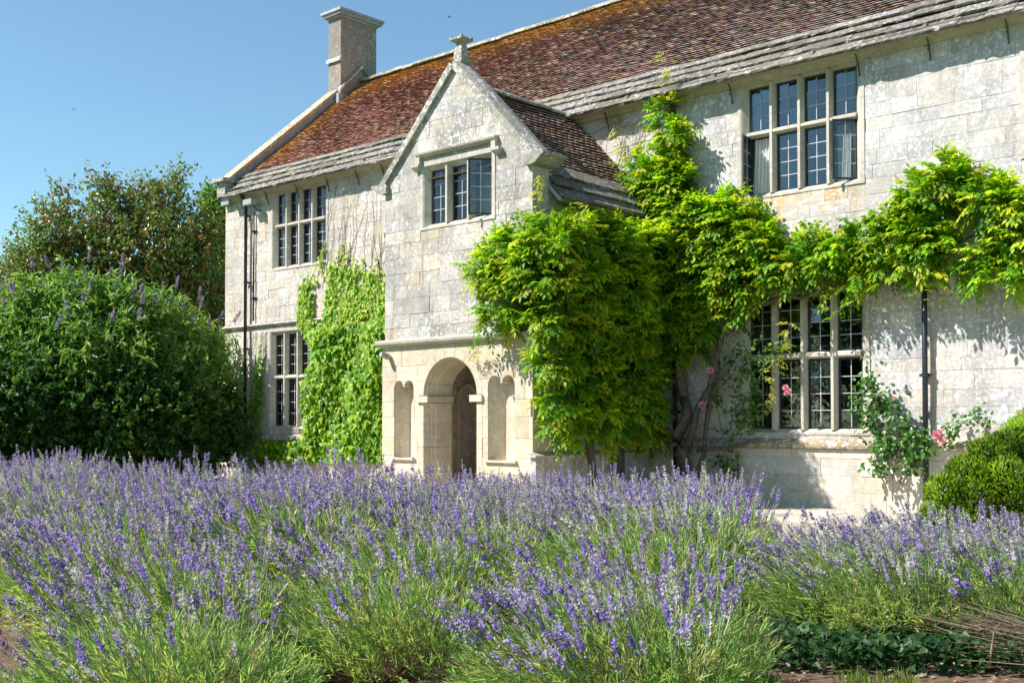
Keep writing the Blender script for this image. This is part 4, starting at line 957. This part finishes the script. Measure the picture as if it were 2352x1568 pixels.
rose('climbing rose with one open pink flower growing at the shaded corner by the drainpipe', (-10.5, -.4, 0), [[A(1690, 1140), A(1670, 1060), A(1680, 960), A(1700, 880), A(1720, 820)], [A(1670, 1060), A(1650, 950), A(1640, 900), A(1690, 820), A(1750, 780)], [A(1680, 960), A(1730, 900), A(1760, 830), A(1790, 790)], [A(1690, 1000), A(1720, 950), A(1750, 930)], [A(1650, 1040), A(1670, 1080), A(1690, 1130)]], 230,
     [(A(1632, 850, -.42), .10), (A(1613, 930, -.42), .10), (A(1804, 890, -.34), .075), (A(1812, 898, -.36), .07), (A(1806, 903, -.38), .06)], r3, ROSE+[(.22, .28, .04)])
rose('climbing rose with pink flowers spreading from the window to the drainpipe', (-7.5, -.4, 0), [[A(2050, 1150), A(2048, 1060), A(2020, 980), A(2000, 900), A(1990, 830)], [A(2050, 1100), A(2060, 1020), A(2080, 960), A(2055, 920)], [A(2060, 1130), A(2080, 1060), A(2120, 1010), A(2180, 980), A(2270, 945)], [A(2048, 1060), A(2040, 1020), A(1985, 950), A(1960, 900)], [A(2060, 1120), A(2110, 1060), A(2160, 1000), A(2250, 975)], [A(2040, 1130), A(2010, 1060), A(2040, 1000), A(2020, 960)], [A(2070, 1120), A(2100, 1030), A(2090, 980)], [A(2020, 980), A(2010, 930), A(1998, 870)]], 330,
     [(A(2055, 914, -.42), .05), (A(2150, 1000, -.45), .105), (A(2165, 1012, -.42), .08), (A(2157, 992, -.4), .07)], r3)

# ---------------------------------------------------------------- shrubs and trees
def twiggy(blobs, ntw, r, tl=(.4, .9), nleaf=9, ll=(.07, .11), lw=.42, cols=((.1, .2, .02),), droop=.2, up=.25, minz=.05, lo=.55, hi=.95, inner=.5):
    """short leafy twigs bursting through the crown's surface; returns leaves and twig lines"""
    P, Nn = blob_points(blobs, ntw, r, lo, hi, inner, minz); n = len(P); lv = Leaves()
    D = unit(Nn+r.normal(0, .45, (n, 3))+[0, 0, up]); L = r.uniform(*tl, n); tone = r.uniform(.75, 1.2, (n, 1)); base = pick(cols, n, r, .1)*tone
    for k in range(nleaf):
        t = (k+r.random(n))/nleaf; Q = P+D*(L*t)[:, None]+np.array([0, 0, -1])*(L*droop*t*t)[:, None]; dd = unit(D*.6+unit(r.normal(size=(n, 3))))
        l_ = r.uniform(*ll, n); lv.diamond(Q, dd+[0, 0, -droop], Nn*.4+r.normal(0, .5, (n, 3))+[0, 0, .6], l_, l_*lw, base*r.uniform(.8, 1.2, (n, 1)))
    return lv, P, D, L
def limbs(root, base, blobs, r, r0, mat='bark', hgt=.35, top=None):
    base = np.array(base, float); top = np.array(top) if top is not None else base+[0, 0, np.mean([b[2] for b in blobs])*hgt]
    q = MB(); q.tube(wob(base, top, 5, r0*.3, r), np.linspace(r0, r0*.7, 5), 9); q.obj('trunk', M[mat], root, smooth=True)
    for b in blobs:
        p = np.array(b[:3]); q = MB(); q.tube(wob(top-[0, 0, r.uniform(0, .3)], p, 6, .10, r), np.linspace(r0*.5, r0*.10, 6), 6); q.obj('limb', M[mat], root, smooth=True)
r4 = np.random.default_rng(31)
def dblob(x, y, rp, depth, ry=1., rz=1.):
    p = at(x, y, depth=depth); m = rp/2600*depth; return (*p, m, m*ry, m*rz)
# copper-leaved tree
tb = [dblob(x, y, q, d) for x, y, q, d in ((130, 545, 50, 36), (95, 500, 22, 36), (80, 610, 60, 36), (200, 570, 66, 36), (250, 500, 48, 36), (235, 440, 24, 36), (275, 455, 22, 36), (350, 480, 46, 37), (390, 440, 28, 37), (410, 420, 18, 37), (440, 520, 44, 37), (470, 555, 36, 37), (330, 570, 84, 36), (440, 620, 70, 37), (400, 680, 84, 37), (250, 660, 90, 37), (480, 690, 56, 38), (60, 660, 60, 37), (480, 760, 60, 38), (140, 460, 20, 36), (310, 430, 16, 37))]
tr = empty('copper_tree', (-32.5, 1.5, 0), 'loose tree with coppery green leaves rising behind the butterfly bush', 'tree')
lv, *_ = twiggy(tb, 4300, r4, (.35, 1.0), 10, (.12, .18), .52, ((.24, .20, .06), (.20, .25, .05), (.17, .29, .055), (.27, .18, .06), (.15, .25, .05)), .15, .35, lo=.3, hi=1.05, inner=.25)
lv.obj('crown', M['leaf_glossy'], tr); limbs(tr, (-32.5, 1.5, 0), tb, r4, .22, hgt=.4)
# green tree showing behind the corner of the house
tb = [dblob(x, y, q, 44) for x, y, q in ((505, 470, 34), (520, 520, 40), (515, 590, 46), (545, 640, 60), (570, 560, 60), (590, 480, 40))]
tr = empty('green_tree', (-37.5, 7.0, 0), 'fresh green tree peeping out behind the corner of the house', 'tree'); lv, *_ = twiggy(tb, 1400, r4, (.4, .9), 10, (.15, .22), .5, ((.10, .20, .02), (.14, .24, .03)), .2, .3)
lv.obj('crown', M['leaf'], tr); limbs(tr, (-37.5, 7.0, 0), tb, r4, .25, hgt=.4)
# butterfly bush
bb = [dblob(x, y, q, d) for x, y, q, d in ((20, 745, 66, 28), (100, 725, 66, 28), (190, 722, 62, 28), (270, 730, 60, 28), (350, 755, 62, 28.5), (425, 795, 56, 29), (480, 830, 40, 29.3), (60, 820, 90, 27.5), (180, 820, 100, 27.5), (310, 820, 90, 28), (420, 870, 74, 28.6), (490, 890, 40, 29.2), (-50, 780, 80, 28), (60, 690, 24, 28), (140, 672, 22, 28), (240, 684, 22, 28), (300, 700, 22, 28))]
bu = empty('butterfly_bush', (-27.6, -3.6, 0), 'broad grey-green butterfly bush topped with mauve flower spikes', 'bush')
lv, P, D, L = twiggy(bb, 2700, r4, (.5, 1.15), 13, (.17, .27), .25, ((.16, .30, .07), (.20, .34, .09), (.11, .23, .05), (.27, .40, .09)), .4, .55, lo=.35, hi=1.0, inner=.3)
lv.obj('foliage', M['leaf'], bu); limbs(bu, (-27.6, -3.6, 0), bb, r4, .12, hgt=.25)
tips = np.nonzero((P[:, 2] > 3.0) & (D[:, 2] > .45) & (D @ -_fh > -.3))[0]; r4.shuffle(tips)
for i in tips[:70]:
    lv = Leaves(); n = 90; t = r4.random(n); ax = unit(D[i]+[0, 0, .55]); Lp = r4.uniform(.2, .36); q = unit(r4.normal(size=(n, 3))); rad = .028*(1-t*.85)
    lv.diamond(P[i]+D[i]*L[i]*.9+ax*(t*Lp)[:, None]+q*rad[:, None], q+ax*.3, ax[None]+r4.normal(0, .3, (n, 3)), np.full(n, .045), np.full(n, .04), pick([(.36, .26, .52), (.44, .34, .58), (.30, .20, .42)], n, r4)); lv.obj('flower_spike', M['petal'], bu, kind=None)
# dark evergreen hedge in front of it
hb = [dblob(x, y, q, d, 1, 1) for x, y, q, d in ((-30, 920, 100, 26.5), (60, 930, 110, 26.5), (170, 950, 110, 26.8), (280, 960, 110, 27), (380, 970, 100, 27.5), (460, 980, 80, 28.2), (510, 990, 46, 28.8), (100, 1010, 90, 26.5), (240, 1020, 90, 26.8), (400, 1020, 80, 27.5), (500, 930, 36, 29))]
hd = empty('hedge', (-25.5, -5.0, 0), 'dark evergreen hedge filling the shade below the butterfly bush', 'hedge')
lv, *_ = twiggy(hb, 5600, r4, (.2, .5), 11, (.10, .16), .6, ((.06, .14, .03), (.08, .18, .03), (.04, .10, .02)), .2, .1)
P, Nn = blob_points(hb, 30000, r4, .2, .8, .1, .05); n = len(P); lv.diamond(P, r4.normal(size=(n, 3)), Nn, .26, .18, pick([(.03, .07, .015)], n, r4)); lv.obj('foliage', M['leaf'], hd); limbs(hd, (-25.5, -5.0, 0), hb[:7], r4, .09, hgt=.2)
# clipped shrub by the picture edge, fresh green with whitish specks
sbk = [(*at(x, y, depth=d), q*d/2600, q*d/2600, q*d/2600) for x, y, q, d in ((2345, 1030, 60, 10.2), (2275, 1060, 52, 10), (2220, 1095, 46, 9.9), (2170, 1130, 40, 9.8), (2300, 1110, 62, 9.9), (2385, 1010, 70, 10.4), (2230, 1165, 56, 9.8), (2340, 1150, 75, 10), (2420, 1090, 90, 10.4), (2200, 1220, 60, 9.8), (2280, 1230, 80, 9.9), (2370, 1230, 90, 10), (2150, 1190, 40, 9.8), (2310, 1020, 26, 10), (2250, 1035, 22, 9.9))]
sh = empty('clipped_shrub', (-3.7, -7.2, 0), 'bright green clipped shrub with tiny whitish flowers beside the rose', 'shrub')
P, Nn = blob_points(sbk, 34000, r4, .80, 1.08, .85, .05); n = len(P); lv = Leaves(); D = unit(Nn*.6+r4.normal(0, .4, (n, 3))+[-.1, 0, .6]); pt = .7+.3*np.sin(P[:, 0]*8+1)*np.sin(P[:, 2]*9+P[:, 1]*4)
lv.diamond(P, D, Nn, r4.uniform(.025, .055, n), .010, pick([(.42, .68, .02), (.52, .74, .025), (.26, .48, .02), (.42, .46, .06)], n, r4)*pt[:, None], .1, .4)
P, Nn = blob_points(sbk, 9000, r4, .5, .85, .5, .05); n = len(P); lv.diamond(P, unit(Nn+r4.normal(0, .5, (n, 3))+[0, 0, .5]), Nn, .08, .03, pick([(.05, .12, .015)], n, r4), .1, .4)
lv.obj('foliage', M['leaf'], sh); limbs(sh, (-3.7, -7.2, 0), sbk[:6], r4, .05, hgt=.3)
P, Nn = blob_points(sbk, 2600, r4, .98, 1.03, .9, .1); ok = (np.sin(P[:, 0]*9)+np.sin(P[:, 2]*11+P[:, 1]*5)) > .1; P, Nn = P[ok], Nn[ok]; lv = Leaves(); n = len(P)
lv.diamond(P, r4.normal(size=(n, 3)), Nn, .014, .012, pick([(.62, .62, .60)], n, r4)); lv.obj('flowers', M['petal'], sh)
# trees on the other side of the garden, seen only as reflections in the lower panes
g_tree = None
for k, (x, y, s) in enumerate(((-22, -30, 1.0), (-29, -27, .9), (-36, -31, 1.1), (-16, -35, 1.05), (-45, -28, 1.0), (-9, -38, .9), (-30.8, -11.2, .86))):
    loc = Vector((x, y, float(ground_z(x, y))))
    if g_tree is None:
        g_tree = empty('garden_tree', loc, cat='tree', group='trees across the garden'); bl = [(r4.uniform(-2.2, 2.2), r4.uniform(-2.2, 2.2), r4.uniform(2.0, 7.2), 1.9, 1.9, 1.7) for _ in range(11)]
        lv, *_ = twiggy(bl, 1500, r4, (.6, 1.2), 9, (.22, .34), .55, ((.06, .14, .02), (.10, .19, .02)), .2, .2); V_ = np.concatenate(lv.V)
        crown = np_obj('crown', V_, np.concatenate(lv.F), M['leaf'], None, np.concatenate(lv.T)); crown['kind'] = 'stuff'; crown.parent = g_tree
        q = MB(); q.tube([(0, 0, -.05), (.1, 0, 2.2), (0, .1, 5.5)], [.28, .22, .1], 9); trunk = q.obj('trunk', M['bark'], None); trunk.parent = g_tree; t_ = g_tree
    else:
        t_ = empty('garden_tree', loc, cat='tree', group='trees across the garden')
        for c in (crown, trunk): o = c.copy(); C.objects.link(o); o.parent = t_; o.matrix_parent_inverse = Matrix()
    t_.scale = (s, s, s); t_.rotation_euler.z = k*1.1
    t_['label'] = 'broad green tree across the garden, seen only mirrored in the panes' if k < 6 else 'broad tree beyond the frame that shades the dark hedge'

# ---------------------------------------------------------------- lavender
r5 = np.random.default_rng(77)
LEAN = -_r*.30                                        # the whole bed leans one way
def lavender_meshes(seed, nst=330, purple=.4, dry=.1, spk=1.2, lean=1.0, nsh=480, mh=.30):
    r = np.random.default_rng(seed); fol = Leaves(); stm = Leaves(); flo = Leaves(); LN = LEAN*lean
    # leafy mound
    n = nsh; a = r.uniform(0, 2*np.pi, n); q = np.sqrt(r.random(n))*.50; P = np.stack([q*np.cos(a), q*np.sin(a), .03+mh*np.sqrt(np.clip(1-(q/.53)**2, 0, 1))*r.uniform(.45, 1, n)], 1)
    D = unit(np.stack([np.cos(a)*q*2.0, np.sin(a)*q*2.0, np.full(n, .8)], 1)+LN+r.normal(0, .2, (n, 3))); tone = pick([(.20, .30, .09), (.26, .37, .12), (.15, .24, .08), (.33, .41, .15), (.40, .38, .20)], n, r)
    for k in range(15):
        t = r.random(n)*.22; dd = unit(D*1.1+unit(r.normal(size=(n, 3)))*.65); fol.diamond(P+D*t[:, None], dd, r.normal(size=(n, 3))+[0, 0, .5], r.uniform(.04, .085, n), .0068, tone*r.uniform(.75, 1.2, (n, 1)), .1, .5)
    # flower stems
    n = nst; a = r.uniform(0, 2*np.pi, n); q = np.sqrt(r.random(n))*.40; P0 = np.stack([q*np.cos(a), q*np.sin(a), mh*.35+.16*r.random(n)*(1-q)], 1)
    D0 = unit(np.stack([np.cos(a)*q*2.0, np.sin(a)*q*2.0, np.ones(n)], 1)+LN*.9+r.normal(0, .12, (n, 3))); L = r.uniform(.26, .50, n)*(1.05-.25*q)
    P1 = P0+D0*L[:, None]*.55; D1 = unit(D0+LN*.35+[0, 0, .15]+r.normal(0, .07, (n, 3))); P2 = P1+D1*L[:, None]*.45; tone = pick([(.26, .36, .17), (.32, .42, .21), (.21, .31, .14), (.42, .45, .27)], n, r)
    for A_, B_ in ((P0, P1), (P1, P2)):
        d = B_-A_; l_ = np.linalg.norm(d, axis=1); s1 = unit(np.cross(d, [0, 1, .1])); s2 = unit(np.cross(d, s1)); w_ = .0024
        V = np.stack([A_+s1*w_, A_-s1*.5*w_+s2*.87*w_, A_-s1*.5*w_-s2*.87*w_, B_+s1*w_, B_-s1*.5*w_+s2*.87*w_, B_-s1*.5*w_-s2*.87*w_], 1)
        stm._push(V, np.array([(0,1,4),(0,4,3),(1,2,5),(1,5,4),(2,0,3),(2,3,5)]), tone)
    # spikes: whorls of calyces, some with open violet corollas
    op = np.where(r.random(n) < purple, r.uniform(.45, .95, n), r.uniform(0, .2, n)); H = r.uniform(.05, .095, n)*spk; S1 = unit(np.cross(D1, [0, 1, .13])); S2 = np.cross(D1, S1); nw = 8
    calyx = pick([(.36, .31, .42), (.42, .38, .44), (.29, .24, .37), (.46, .44, .42), (.34, .36, .30)], n, r, .15)
    for k in range(nw):
        t = k/(nw-1); t = t if k else -.30; wr = .0135*spk*(1.08-.62*abs(t-.25))*r.uniform(.75, 1.2, n); m = 5
        for j in range(m):
            an = 2*np.pi*(j+.5*(k % 2))/m + r.uniform(-.5, .5, n); rad = S1*np.cos(an)[:, None]+S2*np.sin(an)[:, None]; Q = P2+D1*(H*(t+r.uniform(-.08, .08, n)))[:, None]; is_op = r.random(n) < op
            T = np.where(is_op[:, None], pick([(.21, .13, .47), (.28, .185, .57), (.16, .10, .38), (.36, .27, .62)], n, r, .15), calyx*r.uniform(.75, 1.2, (n, 1)))
            ln = np.where(is_op, wr*1.2, wr*.95); flo.diamond(Q+rad*.002, unit(rad*r.uniform(.6, 1., (n, 1))+D1*r.uniform(.5, 1.1, (n, 1))), D1-rad*.5+r.normal(0, .4, (n, 3)), ln, ln*.8, T, .2, .6)
    # old wood
    n = int(60+dry*500); a = r.uniform(0, 2*np.pi, n); P = np.stack([.10*np.cos(a), .10*np.sin(a), np.full(n, .02)], 1); wood = Leaves(); B_ = np.stack([np.cos(a), np.sin(a), r.uniform(.1, 1.0, n)], 1)*r.uniform(.2, .52, (n, 1))+LEAN*.25
    B_[:, 2] = np.abs(B_[:, 2]); s1 = unit(np.cross(B_-P, [0, 0, 1.])); s2 = unit(np.cross(B_-P, s1)); w_ = .0035; V = np.stack([P+s1*w_, P-s1*.5*w_+s2*.87*w_, P-s1*.5*w_-s2*.87*w_, B_+s1*w_*.5, B_-s1*.25*w_+s2*.43*w_, B_-s1*.25*w_-s2*.43*w_], 1)
    wood._push(V, np.array([(0,1,4),(0,4,3),(1,2,5),(1,5,4),(2,0,3),(2,3,5)]), pick([(.30, .21, .13), (.20, .14, .09), (.40, .30, .20)], n, r))
    out = []
    for nm, lv, mt in (('leaf_mound', fol, 'leaf'), ('flower_stems', stm, 'stem'), ('flower_spikes', flo, 'petal'), ('old_wood', wood, 'stem')):
        out.append((nm, np_mesh(nm, np.concatenate(lv.V), np.concatenate(lv.F), M[mt], np.clip(np.concatenate(lv.T)*(1.22 if nm == 'flower_spikes' else 1.28), 0, .85))))
    return out
LAV = [lavender_meshes(100+k, ns, p, .1, 1.15, 1.0) for k, (ns, p) in enumerate(((180, .25), (230, .45), (190, .3), (230, .7), (70, .25), (170, .4)))]
LAV_NEAR = [lavender_meshes(150+k, ns, p, .8, 1.25, 1.6, 760, .34) for k, (ns, p) in enumerate(((150, .25), (190, .5), (135, .35), (180, .65), (85, .35)))]
LAV_DRY = [lavender_meshes(200+k, 150, p, 1.0, 1.25, 1.9, 760, .34) for k, p in enumerate((.22, .3, .15))]
ORD = ['first', 'second', 'third', 'fourth', 'fifth', 'sixth', 'seventh', 'eighth', 'ninth', 'tenth', 'eleventh', 'twelfth', 'thirteenth', 'fourteenth']
def bush(d, s, var, sc, label, grp):
    p = bed(d, s); root = empty('lavender_bush', p, label, 'lavender', grp)
    for nm, me in var:
        o = bpy.data.objects.new(nm, me); C.objects.link(o); o.parent = root; o['kind'] = 'stuff'
    root.rotation_euler.z = R(float(r5.uniform(-20, 20))); root.scale = (sc, sc, sc*float(r5.uniform(.92, 1.1)))
    return root
rows = [3.70, 4.55, 5.45, 6.4, 7.4, 8.45, 9.5, 10.5, 11.5, 12.5, 13.4]
hts = [.84, .88, .93, .97, 1.0, 1.0, 1.0, 1.0, 1.01, 1.02, 1.04]
RN = ['front row', 'second row from the front', 'third row from the front', 'fourth row from the front', 'fifth row from the front', 'sixth row from the front', 'fifth row from the house', 'fourth row from the house', 'third row from the house', 'second row from the house', 'row nearest the house']
for k, (d, h) in enumerate(zip(rows, hts)):
    s_max = .36+.185*(d-3.62) if d < 12.5 else 1.9; s_min = -.47*d-.35 if k > 2 else (-1.15, -1.5, -2.0)[k]; step = .90 if d < 9 else .96; n = int((s_max-s_min)/step)+1
    for i in range(n):
        s_ = s_min+(s_max-s_min)*i/max(1, n-1)+float(r5.normal(0, .09)); dd = d+float(r5.normal(0, .12)); sc = h*float(r5.uniform(.86, 1.12))*(1.14 if i == n-1 and 8 < d < 12.5 else 1)
        bush(dd, s_, (LAV_NEAR[int(r5.integers(0, 5))] if d < 7 else LAV[int(r5.integers(0, 6))]), sc, '%s lavender bush from the left, %s of the bed' % (ORD[i], RN[k]), 'lavender bushes of the main bed')
k = 0
for d, ss, w_ in ((5.65, (1.75, 2.35, 2.85), 'front'), (6.45, (1.75, 2.35, 2.95, 3.5), 'middle'), (7.25, (2.55, 3.2, 3.85), 'back')):
    for i, s_ in enumerate(ss):
        bush(d+float(r5.normal(0, .06)), s_, LAV_DRY[(i+k) % 3], .90*float(r5.uniform(.9, 1.05)), '%s lavender bush from the path in the %s row of the sparse side bed' % (ORD[i], w_), 'lavender bushes of the side bed'); k += 1

# ---------------------------------------------------------------- ground ivy, twigs and grass at the front of the bed
def gpts(n, d0, d1, s0, s1, r):
    d = r.uniform(d0, d1, n); s = r.uniform(s0, s1, n); P = (_c*[1, 1, 0])[None]+d[:, None]*_fh+s[:, None]*_r; P[:, 2] = ground_z(P[:, 0], P[:, 1]); return P, d, s
lv = Leaves()
for (n, d0, d1, s0, s1) in ((3000, 4.75, 5.6, 1.05, 2.9), (260, 4.45, 4.75, -1.35, -.85)):
    P, d, s = gpts(n, d0, d1, s0, s1, r5); P[:, 2] += r5.uniform(.02, .16, n); lv.lobed(P, r5.normal(size=(n, 3))*[1, 1, .3]-_fh*.6+[0, 0, -.3], r5.normal(0, .35, (n, 3))+[0, -.3, 1], r5.uniform(.03, .06, n), pick([(.03, .085, .02), (.05, .12, .03), (.02, .06, .015)], n, r5))
gi = lv.obj('ground_ivy', M['leaf']); tag(gi, 'dark glossy ivy covering the ground under the side bed', 'ivy', kind='stuff')
lv = Leaves()
for (n, d0, d1, s0, s1) in ((420, 4.2, 4.6, .80, 1.05), (260, 4.3, 4.6, 1.3, 1.6), (700, 4.2, 4.55, -2.2, -1.75), (5000, 24, 30, -13, -9)):
    P, d, s = gpts(n, d0, d1, s0, s1, r5); big = 1+2.0*(d > 20); lv.diamond(P, r5.normal(0, .35, (n, 3))+[0, 0, 1], r5.normal(size=(n, 3)), r5.uniform(.04, .10, n)*big, .005*big, pick([(.14, .24, .03), (.20, .28, .05), (.26, .28, .09)], n, r5))
tag(lv.obj('grass', M['leaf']), 'short grass tufts at the edge of the soil', 'grass', kind='stuff')
lv = Leaves(); P, d, s = gpts(900, 4.2, 5.2, -2.2, 2.4, r5); P[:, 2] += .012
lv.diamond(P, r5.normal(size=(900, 3))*[1, 1, .15], r5.normal(0, .3, (900, 3))+[0, 0, 1], r5.uniform(.015, .05, 900), r5.uniform(.008, .025, 900), pick([(.34, .20, .11), (.26, .15, .09), (.42, .30, .18), (.45, .38, .30)], 900, r5))
tag(lv.obj('leaf_litter', M['stem']), 'brown leaf litter scattered over the bare soil', 'litter', kind='stuff')
wd = Leaves(); wp = np.array(bed(5.05, 2.55)); root = empty('woody_bush', wp, 'bare woody lavender bush with dry brown stems spilling over the ivy', 'bush'); n = 260
P = wp+np.stack([r5.normal(0, .10, n), r5.normal(0, .10, n), r5.uniform(.02, .12, n)], 1); B_ = P + (-_r*r5.uniform(.25, .75, (n, 1)) - _fh*r5.uniform(-.25, .3, (n, 1)) + np.array([0, 0, 1])*r5.uniform(.0, .22, (n, 1)))
s1 = unit(np.cross(B_-P, [0, 0, 1.])); s2 = unit(np.cross(B_-P, s1)); w_ = .004
wd._push(np.stack([P+s1*w_, P-s1*.5*w_+s2*.87*w_, P-s1*.5*w_-s2*.87*w_, B_+s1*w_*.4, B_-s1*.2*w_+s2*.35*w_, B_-s1*.2*w_-s2*.35*w_], 1), np.array([(0,1,4),(0,4,3),(1,2,5),(1,5,4),(2,0,3),(2,3,5)]), pick([(.34, .25, .17), (.26, .19, .13), (.46, .36, .26)], n, r5))
wd.obj('dry_stems', M['stem'], root)
for k in range(12):
    P, d, s = gpts(1, 4.75, 5.6, 1.15, 2.75, r5); a = r5.uniform(0, 6.3); l_ = r5.uniform(.15, .5); v = np.array([math.cos(a), math.sin(a), 0])*l_; p = P[0]+[0, 0, .03]; z2 = r5.uniform(.02, .25)
    q = MB(); q.tube([p, p+v*.5+[0, 0, z2*.7+.02], p+v+[0, 0, z2]], [.005, .004, .002], 5); o = q.obj('fallen_stick', M['dry_twig']); tag(o, 'dry bare stick lying on the ivy below the side bed', 'stick', 'dry sticks in the ivy')
# two swifts high in the air
for (x, y, d, lab) in ((1032, 40, 40, 'tiny dark bird flying above the porch gable'), (170, 252, 45, 'tiny dark bird flying above the copper tree')):
    p = at(x, y, depth=d); q = MB(); q.tube([p+_r*-.05, p+_r*-.02, p+_r*.03, p+_r*.06], [.004, .014, .012, .003], 6)
    for sg in (-1, 1): q.add([p+_r*-.01, p+_r*.02, p+_r*.05+np.array([0, sg*.10, .03]), p+_r*.0+np.array([0, sg*.09, .035])], [(0, 1, 2, 3)])
    tag(q.obj('bird', M['iron']), lab, 'bird')
